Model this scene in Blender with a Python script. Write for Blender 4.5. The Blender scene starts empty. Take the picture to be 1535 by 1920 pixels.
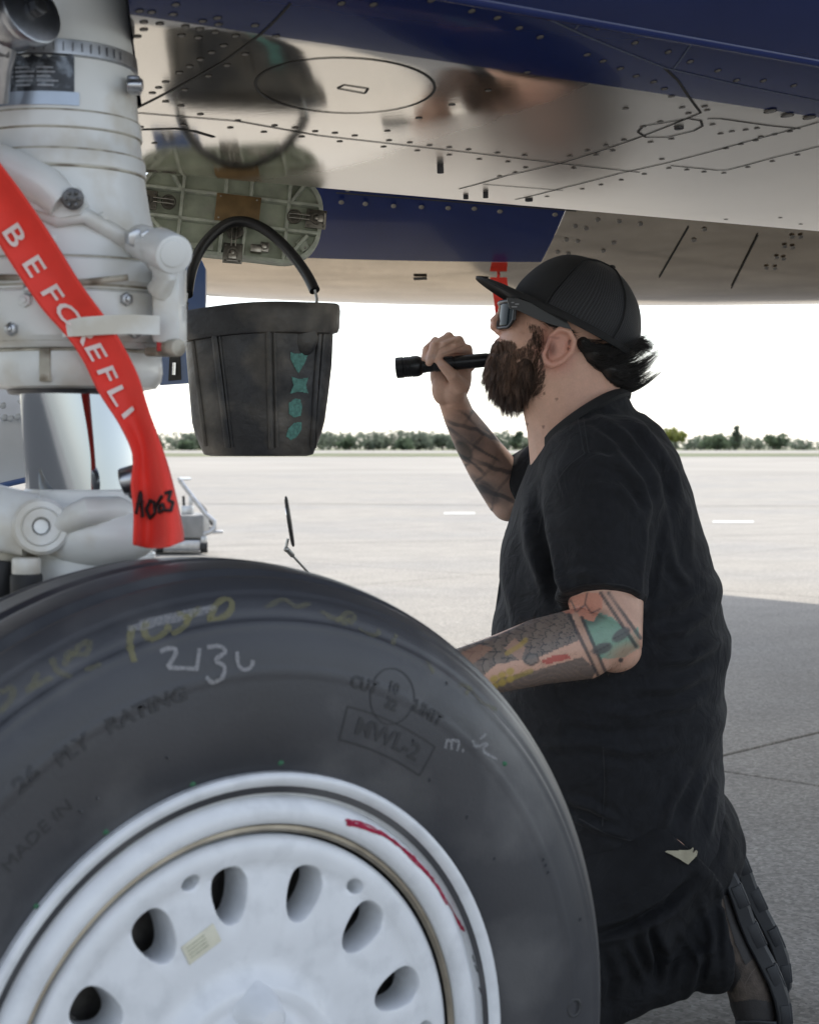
import bpy, bmesh, math, random
import numpy as np
from mathutils import Vector, Matrix
from mathutils.bvhtree import BVHTree
random.seed(7); rng = np.random.default_rng(7)
scene = bpy.context.scene
COL = scene.collection
CAM_H = 0.93; FPX = 3200.0; HY = 839.0      # eye height, focal length in photo pixels, horizon row
# ------------------------------------------------------------------ camera
cam = bpy.data.cameras.new('camera'); cam_o = bpy.data.objects.new('camera', cam); COL.objects.link(cam_o)
scene.camera = cam_o
cam_o.location = (0, 0, CAM_H); cam_o.rotation_euler = (math.radians(90), 0, 0)
cam.sensor_fit = 'VERTICAL'; cam.sensor_height = 36; cam.sensor_width = 28.78
cam.lens = FPX / 1920 * 36
cam.shift_y = -(960 - HY) / 1920
cam.clip_start = .05; cam.clip_end = 6000
cam.dof.use_dof = True; cam.dof.focus_distance = 2.62; cam.dof.aperture_fstop = 12
# ------------------------------------------------------------------ sky and sun
SUN_EL = math.radians(60); SUN_AZ = math.radians(25)     # azimuth from +Y towards +X
world = bpy.data.worlds.new('World'); scene.world = world; world.use_nodes = True
wn = world.node_tree.nodes; wl = world.node_tree.links
sky = wn.new('ShaderNodeTexSky'); sky.sky_type = 'NISHITA'; sky.sun_disc = False
sky.sun_elevation = SUN_EL; sky.sun_rotation = SUN_AZ
sky.air_density = 1.0; sky.dust_density = 0.9; sky.ozone_density = 1.0
hs = wn.new('ShaderNodeHueSaturation'); hs.inputs['Saturation'].default_value = .50      # thin bright haze: a pale sky
wl.new(sky.outputs[0], hs.inputs['Color']); wl.new(hs.outputs[0], wn['Background'].inputs[0]); wn['Background'].inputs[1].default_value = 0.15
sun = bpy.data.lights.new('sun', 'SUN'); sun.energy = 2.2; sun.angle = math.radians(.53); sun.color = (1, .95, .87)
sun_o = bpy.data.objects.new('sun', sun); COL.objects.link(sun_o)
sdir = Vector((math.sin(SUN_AZ) * math.cos(SUN_EL), math.cos(SUN_AZ) * math.cos(SUN_EL), math.sin(SUN_EL)))
sun_o.rotation_euler = sdir.to_track_quat('Z', 'Y').to_euler(); sun_o.location = (0, 0, 20)
scene.view_settings.view_transform = 'Standard'; scene.view_settings.look = 'None'
scene.view_settings.exposure = 1.12; scene.view_settings.gamma = 1
scene.render.engine = 'CYCLES'
scene.cycles.max_bounces = 8; scene.cycles.use_denoising = True

# ------------------------------------------------------------------ helpers
def at(px, py, d):
    return np.array([(px - 767.5) / FPX * d, d, CAM_H + (HY - py) / FPX * d])
def ground_at(px, py, z=0.0):
    d = (CAM_H - z) * FPX / (py - HY)
    return np.array([(px - 767.5) / FPX * d, d, z])
def nrm(a):
    a = np.asarray(a, float); return a / np.linalg.norm(a)

def make_mesh(name, V, F, smooth=True):
    me = bpy.data.meshes.new(name)
    me.from_pydata([tuple(map(float, v)) for v in V], [], [tuple(map(int, f)) for f in F])
    if smooth: me.polygons.foreach_set('use_smooth', [True] * len(me.polygons))
    me.update(); return me
def fast_mesh(name, V, Q, smooth=True):
    """V (n,3), Q (m,k) arrays of same-sized polygons"""
    V = np.ascontiguousarray(V, np.float32); Q = np.ascontiguousarray(Q, np.int32)
    me = bpy.data.meshes.new(name); k = Q.shape[1]
    me.vertices.add(len(V)); me.vertices.foreach_set('co', V.ravel())
    me.loops.add(Q.size); me.loops.foreach_set('vertex_index', Q.ravel())
    me.polygons.add(len(Q)); me.polygons.foreach_set('loop_start', np.arange(len(Q), dtype=np.int32) * k)
    if smooth: me.polygons.foreach_set('use_smooth', np.ones(len(Q), bool))
    me.update(); me.validate(); return me
PINV = {}
def put(name, me, mat=None, parent=None):
    o = bpy.data.objects.new(name, me); COL.objects.link(o)
    if mat is not None and me is not None:
        if len(me.materials) == 0: me.materials.append(mat)
    if parent is not None:
        o.parent = parent
        o.matrix_parent_inverse = PINV.get(parent.name, Matrix.Identity(4))
    return o
def thing(name, label, cat, loc=(0, 0, 0), group=None):
    o = bpy.data.objects.new(name, None); COL.objects.link(o); o.location = [float(x) for x in loc]
    o.empty_display_size = .1
    PINV[o.name] = Matrix.Translation(-Vector(o.location))
    tag(o, label, cat, group); return o
def tag(o, label, cat, group=None):
    o['label'] = label; o['category'] = cat
    if group: o['group'] = group
    return o

class MB:
    """collects pieces of one mesh"""
    def __init__(s): s.V = []; s.F = []
    def add(s, V, F):
        b = len(s.V); s.V += [tuple(map(float, v)) for v in V]; s.F += [tuple(int(i) + b for i in f) for f in F]; return s
    def loft(s, rings, caps=(True, True), closed=True):
        n = len(rings[0]); b = len(s.V)
        for r in rings: s.V += [tuple(map(float, p)) for p in r]
        for i in range(len(rings) - 1):
            for j in range(n if closed else n - 1):
                k = (j + 1) % n
                s.F.append((b + i * n + j, b + i * n + k, b + (i + 1) * n + k, b + (i + 1) * n + j))
        if caps[0]: s.F.append(tuple(b + j for j in reversed(range(n))))
        if caps[1]: s.F.append(tuple(b + (len(rings) - 1) * n + j for j in range(n)))
        return s
    def tube(s, path, rad, n=12, caps=(True, True), flat=None, up=None):
        """path: points; rad: scalar/list; flat: (ku,kv) ellipse scale; up: reference vector"""
        P = [np.asarray(p, float) for p in path]
        R = [rad] * len(P) if np.isscalar(rad) else list(rad)
        ref = np.array(up if up is not None else (0.13, -1, .21), float); rings = []
        for i, p in enumerate(P):
            t = nrm(P[min(i + 1, len(P) - 1)] - P[max(i - 1, 0)])
            a = ref - t * (ref @ t)
            if np.linalg.norm(a) < 1e-4: a = np.array([1., 0, 0]) - t * t[0]
            a = nrm(a); b = np.cross(t, a); ref = a if up is None else ref
            ku, kv = flat if flat else (1, 1)
            rings.append([p + R[i] * (ku * math.cos(q) * a + kv * math.sin(q) * b) for q in np.linspace(0, 2 * math.pi, n, endpoint=False)])
        return s.loft(rings, caps)
    def rev(s, prof, org, axis, n=48, closed_prof=False, ref=(0, 0, 1)):
        """revolve (r, offset) profile round axis through org"""
        ax = nrm(axis); a = np.array(ref, float); a = a - ax * (a @ ax)
        if np.linalg.norm(a) < 1e-4: a = np.array([1., 0, 0]) - ax * ax[0]
        a = nrm(a); b = np.cross(ax, a); org = np.asarray(org, float)
        rings = []
        for q in np.linspace(0, 2 * math.pi, n, endpoint=False):
            d = math.cos(q) * a + math.sin(q) * b
            rings.append([org + ax * o + d * max(r, 1e-5) for r, o in prof])
        m = len(prof); base = len(s.V)
        for r in rings: s.V += [tuple(map(float, p)) for p in r]
        for i in range(n):
            k = (i + 1) % n
            for j in range(m if closed_prof else m - 1):
                l = (j + 1) % m
                s.F.append((base + i * m + j, base + i * m + l, base + k * m + l, base + k * m + j))
        return s
    def cyl(s, p0, p1, r, n=20, bev=None):
        p0 = np.asarray(p0, float); p1 = np.asarray(p1, float); L = np.linalg.norm(p1 - p0)
        c = min(r * .18, L * .2) if bev is None else bev
        return s.rev([(0, 0), (r - c, 0), (r - c * .3, c * .3), (r, c), (r, L - c), (r - c * .3, L - c * .3), (r - c, L), (0, L)], p0, p1 - p0, n)
    def box(s, c, size, ax=None, bev=.0):
        """bevelled box, ax = 3 axis rows"""
        ax = np.eye(3) if ax is None else np.array(ax, float); h = np.array(size, float) / 2; c = np.asarray(c, float)
        bev = min(bev, h.min() * .9)
        if bev <= 0:
            V = [c + (np.array([i, j, k]) * h) @ ax for i in (-1, 1) for j in (-1, 1) for k in (-1, 1)]
            F = [(0, 1, 3, 2), (4, 6, 7, 5), (0, 4, 5, 1), (2, 3, 7, 6), (0, 2, 6, 4), (1, 5, 7, 3)]
            return s.add(V, F)
        bm = bmesh.new(); bmesh.ops.create_cube(bm, size=1)
        for v in bm.verts: v.co = Vector([v.co[i] * 2 * h[i] for i in range(3)])
        bmesh.ops.bevel(bm, geom=bm.edges[:], offset=bev, segments=2, affect='EDGES', profile=.5)
        bm.verts.index_update()
        V = [c + np.array(v.co) @ ax for v in bm.verts]; F = [[v.index for v in f.verts] for f in bm.faces]; bm.free()
        return s.add(V, F)
    def ell(s, c, rad, ax=None, n=20, m=12):
        ax = np.eye(3) if ax is None else np.array(ax, float); c = np.asarray(c, float); b = len(s.V)
        V = []
        for i in range(1, m):
            t = math.pi * i / m
            for j in range(n):
                p = 2 * math.pi * j / n
                V.append(c + (np.array([math.sin(t) * math.cos(p), math.sin(t) * math.sin(p), math.cos(t)]) * rad) @ ax)
        F = []
        for i in range(m - 2):
            for j in range(n):
                k = (j + 1) % n; F.append((i * n + j, (i + 1) * n + j, (i + 1) * n + k, i * n + k))
        V += [c + (np.array([0, 0, 1.]) * rad) @ ax, c + (np.array([0, 0, -1.]) * rad) @ ax]; N = len(V)
        for j in range(n):
            k = (j + 1) % n; F.append((N - 2, j, k)); F.append((N - 1, (m - 2) * n + k, (m - 2) * n + j))
        return s.add(V, F)
    def prism(s, outline, d0, d1):
        """outline: 3D points, extruded by vectors d0..d1"""
        o = np.asarray(outline, float); return s.loft([o + np.asarray(d0), o + np.asarray(d1)])
    def mesh(s, name, smooth=True, angle=None):
        me = make_mesh(name, s.V, s.F, smooth)
        bm = bmesh.new(); bm.from_mesh(me); bmesh.ops.recalc_face_normals(bm, faces=bm.faces[:]); bm.to_mesh(me); bm.free()
        if smooth and angle is not None:
            try: me.set_sharp_from_angle(angle=math.radians(angle))
            except Exception: pass
        return me
    def obj(s, name, mat, parent=None, smooth=True, angle=38):
        return put(name, s.mesh(name, smooth, angle), mat, parent)

def apply_mods(me, mods):
    """run modifiers on a mesh, return the new mesh"""
    o = bpy.data.objects.new('tmp', me); COL.objects.link(o)
    for kind, kw in mods:
        m = o.modifiers.new(kind, kind)
        for k, v in kw.items(): setattr(m, k, v)
    dg = bpy.context.evaluated_depsgraph_get(); dg.update()
    out = bpy.data.meshes.new_from_object(o.evaluated_get(dg), depsgraph=dg)
    bpy.data.objects.remove(o); return out
def verts_np(me):
    a = np.empty(len(me.vertices) * 3, np.float32); me.vertices.foreach_get('co', a); return a.reshape(-1, 3).astype(float)
def norms_np(me):
    a = np.empty(len(me.vertices) * 3, np.float32); me.vertex_normals.foreach_get('vector', a); return a.reshape(-1, 3).astype(float)
def set_verts(me, V):
    me.vertices.foreach_set('co', np.ascontiguousarray(V, np.float32).ravel()); me.update()
def smooth_shade(me):
    me.polygons.foreach_set('use_smooth', [True] * len(me.polygons)); return me
def to_px(V):
    V = np.asarray(V); return np.c_[767.5 + FPX * V[:, 0] / V[:, 1], HY - FPX * (V[:, 2] - CAM_H) / V[:, 1]]
def seg_dist(P, poly):
    """distance of 2D points to a polyline and the parameter 0..1 along it"""
    best = np.full(len(P), 1e9); par = np.zeros(len(P)); side = np.zeros(len(P))
    poly = np.asarray(poly, float); n = len(poly) - 1
    for i in range(n):
        a, b = poly[i], poly[i + 1]; d = b - a; L = (d @ d) + 1e-9
        t = np.clip(((P - a) @ d) / L, 0, 1); q = a + t[:, None] * d; r = np.hypot(*(P - q).T)
        m = r < best; best[m] = r[m]; par[m] = (i + t[m]) / n
    return best, par
def in_poly(P, poly):
    poly = np.asarray(poly, float); x, y = P[:, 0], P[:, 1]; ins = np.zeros(len(P), bool); j = len(poly) - 1
    for i in range(len(poly)):
        xi, yi = poly[i]; xj, yj = poly[j]
        c = ((yi > y) != (yj > y)) & (x < (xj - xi) * (y - yi) / (yj - yi + 1e-12) + xi); ins ^= c; j = i
    return ins

# ------------------------------------------------------------------ materials
def M(name, col, rough=.5, metal=0., var=.12, scale=18., bump=0., bscale=120., col2=None, c2scale=6., c2amt=.5, coat=0., spec=.5,
      stretch=(1, 1, 1), rvar=0., attr=None, sheen=0., sss=0., detail=6., trans=0., ior=1.5, bump2=None):
    m = bpy.data.materials.new(name); m.use_nodes = True
    N = m.node_tree.nodes; L = m.node_tree.links; b = N['Principled BSDF']
    geo = N.new('ShaderNodeNewGeometry'); mp = N.new('ShaderNodeMapping'); mp.inputs['Scale'].default_value = stretch
    L.new(geo.outputs['Position'], mp.inputs['Vector'])
    c = N.new('ShaderNodeRGB'); c.outputs[0].default_value = (*col, 1); src = c.outputs[0]
    if attr:
        a = N.new('ShaderNodeAttribute'); a.attribute_name = attr; src = a.outputs['Color']
    def noise(s, d=detail):
        t = N.new('ShaderNodeTexNoise'); t.inputs['Scale'].default_value = s; t.inputs['Detail'].default_value = d
        L.new(mp.outputs[0], t.inputs['Vector']); return t
    if col2 is not None:
        t = noise(c2scale); r = N.new('ShaderNodeMapRange'); r.inputs[1].default_value = .62 - .25 * c2amt; r.inputs[2].default_value = .74 - .15 * c2amt
        L.new(t.outputs[0], r.inputs[0]); x = N.new('ShaderNodeMix'); x.data_type = 'RGBA'
        L.new(r.outputs[0], x.inputs[0]); L.new(src, x.inputs[6]); x.inputs[7].default_value = (*col2, 1); src = x.outputs[2]
    if var > 0:
        t = noise(scale); r = N.new('ShaderNodeMapRange'); r.inputs[1].default_value = .3; r.inputs[2].default_value = .7
        r.inputs[3].default_value = 1 - var; r.inputs[4].default_value = 1 + var
        L.new(t.outputs[0], r.inputs[0]); x = N.new('ShaderNodeMix'); x.data_type = 'RGBA'; x.blend_type = 'MULTIPLY'; x.inputs[0].default_value = 1
        L.new(src, x.inputs[6]); L.new(r.outputs[0], x.inputs[7]); src = x.outputs[2]
    L.new(src, b.inputs['Base Color'])
    b.inputs['Roughness'].default_value = rough; b.inputs['Metallic'].default_value = metal
    b.inputs['Specular IOR Level'].default_value = spec; b.inputs['Coat Weight'].default_value = coat; b.inputs['Coat Roughness'].default_value = .06
    b.inputs['Sheen Weight'].default_value = sheen; b.inputs['IOR'].default_value = ior; b.inputs['Transmission Weight'].default_value = trans
    if sss: b.inputs['Subsurface Weight'].default_value = sss; b.inputs['Subsurface Radius'].default_value = (.012, .005, .003); b.inputs['Subsurface Scale'].default_value = .6
    if rvar > 0:
        t = noise(scale * .7); r = N.new('ShaderNodeMapRange'); r.inputs[1].default_value = .3; r.inputs[2].default_value = .7
        r.inputs[3].default_value = max(0, rough - rvar); r.inputs[4].default_value = rough + rvar; L.new(t.outputs[0], r.inputs[0]); L.new(r.outputs[0], b.inputs['Roughness'])
    if bump > 0:
        t = noise(bscale, 5); bp = N.new('ShaderNodeBump'); bp.inputs['Strength'].default_value = min(1, bump); bp.inputs['Distance'].default_value = .002 * max(1, bump)
        L.new(t.outputs[0], bp.inputs['Height']); L.new(bp.outputs[0], b.inputs['Normal'])
        if bump2:       # (scale, distance, strength): soft crumple under the fine grain
            t2 = N.new('ShaderNodeTexNoise'); t2.inputs['Scale'].default_value = bump2[0]; t2.inputs['Detail'].default_value = 3; t2.inputs['Distortion'].default_value = 1.2; L.new(mp.outputs[0], t2.inputs['Vector'])
            b2 = N.new('ShaderNodeBump'); b2.inputs['Distance'].default_value = bump2[1]; b2.inputs['Strength'].default_value = bump2[2]; L.new(t2.outputs[0], b2.inputs['Height']); L.new(b2.outputs[0], bp.inputs['Normal'])
    return m
# ------------------------------------------------------------------ ground
m_conc = M('concrete', (.278, .256, .222), rough=.85, var=.10, scale=2.2, bump=.55, bscale=160, col2=(.25, .235, .212), c2scale=.35, c2amt=.7, detail=10)
def speckle(m, amt=.22, sc=190, rows=0):
    """fine aggregate grains over a concrete colour"""
    N = m.node_tree.nodes; L = m.node_tree.links; b = N['Principled BSDF']; src = b.inputs['Base Color'].links[0].from_socket
    geo = N.new('ShaderNodeNewGeometry')
    v = N.new('ShaderNodeTexVoronoi'); v.inputs['Scale'].default_value = sc; L.new(geo.outputs['Position'], v.inputs['Vector'])
    n = N.new('ShaderNodeTexNoise'); n.inputs['Scale'].default_value = sc * .35; n.inputs['Detail'].default_value = 4; L.new(geo.outputs['Position'], n.inputs['Vector'])
    mu = N.new('ShaderNodeMath'); mu.operation = 'MULTIPLY'; L.new(v.outputs['Color'], mu.inputs[0]); L.new(n.outputs[0], mu.inputs[1])
    r = N.new('ShaderNodeMapRange'); r.inputs[1].default_value = .05; r.inputs[2].default_value = .5; r.inputs[3].default_value = 1 - amt; r.inputs[4].default_value = 1 + amt
    L.new(mu.outputs[0], r.inputs[0]); x = N.new('ShaderNodeMix'); x.data_type = 'RGBA'; x.blend_type = 'MULTIPLY'; x.inputs[0].default_value = 1
    L.new(src, x.inputs[6]); L.new(r.outputs[0], x.inputs[7]); L.new(x.outputs[2], b.inputs['Base Color'])
speckle(m_conc, .36, 130)
m_joint = M('joint_filler', (.06, .058, .055), rough=.9, var=.2)
m_grass = M('grass_far', (.11, .125, .055), rough=.95, var=.35, scale=.08, col2=(.22, .20, .10), c2scale=.02)
m_paint = M('white_paint', (.52, .51, .48), rough=.7, var=.12, scale=8)
m_field = M('apron_sheet', (.290, .268, .234), rough=.9, var=.14, scale=.12, col2=(.262, .246, .22), c2scale=.03)

g = put('ground', make_mesh('ground', [(-3000, -60, -.012), (3000, -60, -.012), (3000, 3000, -.012), (-3000, 3000, -.012)], [(0, 1, 2, 3)], False), m_field)
g['kind'] = 'structure'
ap = put('apron', make_mesh('apron', [(-70, -25, -.008), (70, -25, -.008), (70, 95, -.008), (-70, 95, -.008)], [(0, 1, 2, 3)], False), m_joint)
ap['kind'] = 'structure'
A_ = math.radians(43); sa = np.array([math.sin(A_), math.cos(A_), 0]); sb = np.array([math.cos(A_), -math.sin(A_), 0])
S0 = np.array([.80, 5.0, 0]); SZ = 5.3
mb = MB(); mb.box((0, 0, -.1), (SZ - .016, SZ - .016, .2), np.array([sa, sb, (0, 0, 1)]), bev=.006)
slab_me = mb.mesh('concrete_slab', False); slab_me.materials.append(m_conc)
cnt = 0
for i in range(-16, 17):
    for j in range(-16, 17):
        c = S0 + sa * SZ * (i + .5) + sb * SZ * (j + .5)
        if not (-10 < c[1] < 62): continue
        if abs(c[0]) > 7.5 + .3 * max(c[1], 0): continue
        o = put('concrete_slab', slab_me, None, ap); o.location = (c[0], c[1], 0); cnt += 1
# beyond the picked-apart slabs the sheet carries on at slab level
sh = MB()
sh.add([(-400, 58, .004), (400, 58, .004), (400, 172, .004), (-400, 172, .004)], [(0, 1, 2, 3)])
o = put('far_apron', sh.mesh('far_apron', False), m_field); o['kind'] = 'structure'
for nm, y0, y1, mt, z in (('grass_strip', 172, 268, m_grass, .03), ('runway', 268, 520, m_field, .02), ('grass_field', 520, 1400, m_grass, .03)):
    o = put(nm, make_mesh(nm, [(-2500, y0, z), (2500, y0, z), (2500, y1, z), (-2500, y1, z)], [(0, 1, 2, 3)], False), mt); o['kind'] = 'structure'
def ground_strip(name, pts, w, mat, z, parent=None):
    P = [np.array([p[0], p[1], 0]) for p in pts]; V = []; 
    for i, p in enumerate(P):
        t = nrm(P[min(i + 1, len(P) - 1)] - P[max(i - 1, 0)]); s = np.array([-t[1], t[0], 0]) * w / 2
        V += [p - s + (0, 0, z), p + s + (0, 0, z)]
    return put(name, make_mesh(name, V, [(2 * i, 2 * i + 1, 2 * i + 3, 2 * i + 2) for i in range(len(P) - 1)], False), mat, parent)
pts = [(-14 + 1.1 * i, 29.0 + .25 * math.sin(i * .7) - .11 * i, 0) for i in range(36)]
ground_strip('tar_seam', pts, .09, m_joint, .004, ap)
pts = [(-4 + .6 * i, 15.4 + .05 * math.sin(i * 1.3) + .21 * i) for i in range(18)]
ground_strip('tar_seam', pts, .02, m_joint, .004, ap)
for (x0, x1, y) in ((832, 890, 963), (1335, 1412, 979)):
    a = ground_at(x0, y + 1.8); b = ground_at(x1, y + 1.8); c = ground_at(x1, y - 1.8); d = ground_at(x0, y - 1.8)
    put('paint_dash', make_mesh('paint_dash', [p + np.array((0, 0, .005)) for p in (a, b, c, d)], [(0, 1, 2, 3)], False), m_paint, ap)

# ------------------------------------------------------------------ far trees
def leaf_cloud(blobs, n, size):
    """small leaf-clump quads scattered through several lobes"""
    w = np.array([b[3] ** 2 for b in blobs]); k = rng.choice(len(blobs), n, p=w / w.sum())
    C = np.array([b[:3] for b in blobs])[k]; R = np.array([b[3] for b in blobs])[k]
    d = rng.normal(size=(n, 3)); d /= np.linalg.norm(d, axis=1)[:, None]
    P = C + d * (R * rng.uniform(.55, 1.08, n))[:, None] * np.array([1, 1, .85])
    a = rng.normal(size=(n, 3)); a /= np.linalg.norm(a, axis=1)[:, None]; b = np.cross(a, rng.normal(size=(n, 3))); b /= np.linalg.norm(b, axis=1)[:, None]
    s = (size * rng.uniform(.5, 1.3, n))[:, None]
    V = np.stack([P - a * s - b * s * .5, P + a * s - b * s * .5, P + a * s * .6 + b * s * .6, P - a * s * .6 + b * s * .6], 1).reshape(-1, 3)
    return V, np.arange(4 * n).reshape(-1, 4)
m_leaf = [M('leaves_dark', (.12, .16, .10), rough=.8, var=.4, scale=.5), M('leaves_yellow', (.20, .22, .06), rough=.8, var=.4, scale=.5),
          M('leaves_grey', (.17, .20, .15), rough=.8, var=.4, scale=.5)]
for m_ in m_leaf:          # thin leaves let the light behind them through
    N_ = m_.node_tree.nodes; L_ = m_.node_tree.links; p_ = N_['Principled BSDF']; tr_ = N_.new('ShaderNodeBsdfTranslucent'); mx_ = N_.new('ShaderNodeMixShader'); mx_.inputs[0].default_value = .5
    L_.new(p_.inputs['Base Color'].links[0].from_socket, tr_.inputs['Color']); L_.new(p_.outputs[0], mx_.inputs[1]); L_.new(tr_.outputs[0], mx_.inputs[2]); L_.new(mx_.outputs[0], N_['Material Output'].inputs[0])
m_bark = M('bark', (.09, .07, .055), rough=.9)
D_T = 560.
blobs = []
for i in range(460):
    x = rng.uniform(-.28, .28) * D_T
    h = rng.uniform(1.8, 5.0) * (1.0 if x < .06 * D_T else .72); blobs.append((x, D_T + 25 + rng.uniform(-6, 10), h * .75, h * .8))
V, Q = leaf_cloud(blobs, 20000, .62)
o = put('far_woodland', fast_mesh('far_woodland', V, Q, False), m_leaf[2]); o['kind'] = 'stuff'
tag(o, 'low hazy green line of shrubs and trees along the horizon', 'woodland')
def far_tree(px, top, wpx, mt, label, kind='round'):
    x = (px - 767.5) / FPX * D_T; h = (HY - top) / FPX * D_T + CAM_H; w = wpx / FPX * D_T / 2
    t = thing('far_tree', label, 'tree', (x, D_T, 0), 'trees standing along the horizon')
    mb = MB(); mb.tube([(x, D_T, 0), (x + .1, D_T, h * .4), (x, D_T, h * .75)], [.32, .22, .08], 8)
    for k in range(5):
        q = 2 * math.pi * k / 5; mb.tube([(x, D_T, h * .35), (x + w * .6 * math.cos(q), D_T + w * .6 * math.sin(q), h * .7)], [.13, .04], 6)
    mb.obj('trunk', m_bark, t)
    if kind == 'round': bl = [(x + rng.normal() * w * .42, D_T + rng.normal() * w * .4, h * rng.uniform(.38, .78), w * rng.uniform(.35, .6)) for _ in range(9)]
    else: bl = [(x + rng.normal() * w * .3, D_T + rng.normal() * w * .3, h * rng.uniform(.25, .93), w * rng.uniform(.3, .5)) for _ in range(12)]
    V, Q = leaf_cloud(bl, 650, .55); put('crown', fast_mesh('crown', V, Q, False), mt, t)
far_tree(1265, 798, 40, m_leaf[1], 'rounded yellow green tree on the horizon right of the man’s back')
far_tree(1378, 799, 24, m_leaf[2], 'tall slender grey green tree on the horizon near the right edge', 'tall')
far_tree(1345, 813, 60, m_leaf[0], 'broad low dark green tree left of the tall slender one')
far_tree(1450, 815, 44, m_leaf[0], 'wide dark tree on the horizon nearest the right edge')
far_tree(966, 811, 26, m_leaf[0], 'dark upright tree on the horizon under the man’s chin', 'tall')
far_tree(1000, 822, 26, m_leaf[2], 'small pale tree on the horizon beside the man’s throat')
far_tree(830, 815, 52, m_leaf[2], 'broad tree on the horizon left of the raised forearm')
far_tree(762, 822, 40, m_leaf[0], 'dark rounded tree on the horizon between bucket and forearm')
far_tree(655, 820, 34, m_leaf[0], 'rounded dark tree on the horizon just right of the bucket')
far_tree(700, 826, 34, m_leaf[2], 'pale low tree second to the right of the bucket on the horizon')
far_tree(350, 830, 44, m_leaf[0], 'dark tree on the horizon left of the bucket beside the red streamer')
# ------------------------------------------------------------------ aircraft body
m_polish = M('polished_metal', (.89, .84, .755), rough=.085, metal=1, var=.03, scale=3, rvar=.03, bump=0)
def wavy(m, strength=.12, sc=2.2, dist=.004, brushed=0.):
    N = m.node_tree.nodes; L = m.node_tree.links; b = N['Principled BSDF']; geo = N.new('ShaderNodeNewGeometry')
    t = N.new('ShaderNodeTexNoise'); t.inputs['Scale'].default_value = sc; t.inputs['Detail'].default_value = 1.5; L.new(geo.outputs['Position'], t.inputs['Vector'])
    bp = N.new('ShaderNodeBump'); bp.inputs['Strength'].default_value = strength; bp.inputs['Distance'].default_value = dist
    L.new(t.outputs[0], bp.inputs['Height'])
    if brushed:
        mp = N.new('ShaderNodeMapping'); mp.inputs['Scale'].default_value = (40, 260, 260); mp.inputs['Rotation'].default_value = (0, 0, .6); L.new(geo.outputs['Position'], mp.inputs['Vector'])
        t2 = N.new('ShaderNodeTexNoise'); t2.inputs['Scale'].default_value = 1.; t2.inputs['Detail'].default_value = 4; L.new(mp.outputs[0], t2.inputs['Vector'])
        b2 = N.new('ShaderNodeBump'); b2.inputs['Strength'].default_value = brushed; b2.inputs['Distance'].default_value = .0004
        L.new(t2.outputs[0], b2.inputs['Height']); L.new(bp.outputs[0], b2.inputs['Normal']); L.new(b2.outputs[0], b.inputs['Normal'])
    else: L.new(bp.outputs[0], b.inputs['Normal'])
wavy(m_polish, .25, 2.0, .006, .12)
def worn_panels(m, u, s_edge, lo, hi):
    """the panels aft of one station are duller than the freshly polished ones"""
    N = m.node_tree.nodes; L = m.node_tree.links; b = N['Principled BSDF']; geo = N.new('ShaderNodeNewGeometry')
    d = N.new('ShaderNodeVectorMath'); d.operation = 'DOT_PRODUCT'; d.inputs[1].default_value = tuple(u); L.new(geo.outputs['Position'], d.inputs[0])
    t = N.new('ShaderNodeTexNoise'); t.inputs['Scale'].default_value = 5; t.inputs['Detail'].default_value = 5; L.new(geo.outputs['Position'], t.inputs['Vector'])
    a = N.new('ShaderNodeMath'); a.operation = 'MULTIPLY_ADD'; a.inputs[1].default_value = .18; L.new(t.outputs[0], a.inputs[0]); L.new(d.outputs['Value'], a.inputs[2])
    r = N.new('ShaderNodeMapRange'); r.inputs[1].default_value = s_edge; r.inputs[2].default_value = s_edge + .10; r.inputs[3].default_value = lo; r.inputs[4].default_value = hi
    L.new(a.outputs[0], r.inputs[0]); L.new(r.outputs[0], b.inputs['Roughness'])
m_blue = M('blue_gloss_paint', (.010, .021, .105), rough=.2, var=.1, scale=6, coat=.35, spec=.3, rvar=.05); wavy(m_blue, .2, 3, .004)
m_seam = M('panel_gap', (.03, .028, .025), rough=.7, var=.1)
m_screw = M('screw_head', (.30, .28, .25), rough=.42, metal=1, var=.2, scale=200)
m_screwd = M('screw_dark', (.05, .05, .055), rough=.5, metal=.6, var=.2, scale=200)
AC = thing('aircraft', 'dark blue and polished metal aircraft parked over the kneeling man, landing gear wheel in front', 'aircraft', (.6, 2.6, 0))
AZ = .92; EL = .020
U = np.array([math.sin(AZ) * math.cos(EL), math.cos(AZ) * math.cos(EL), math.sin(EL)]); Vv = np.array([-math.cos(AZ), math.sin(AZ), 0]); W = np.cross(U, Vv)
if W[2] < 0: W = -W
BORG = Vv * 1.871 + W * .342 + np.array([0, 0, CAM_H])
worn_panels(m_polish, U, float(BORG @ U) + 1.30, .085, .32)
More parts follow.
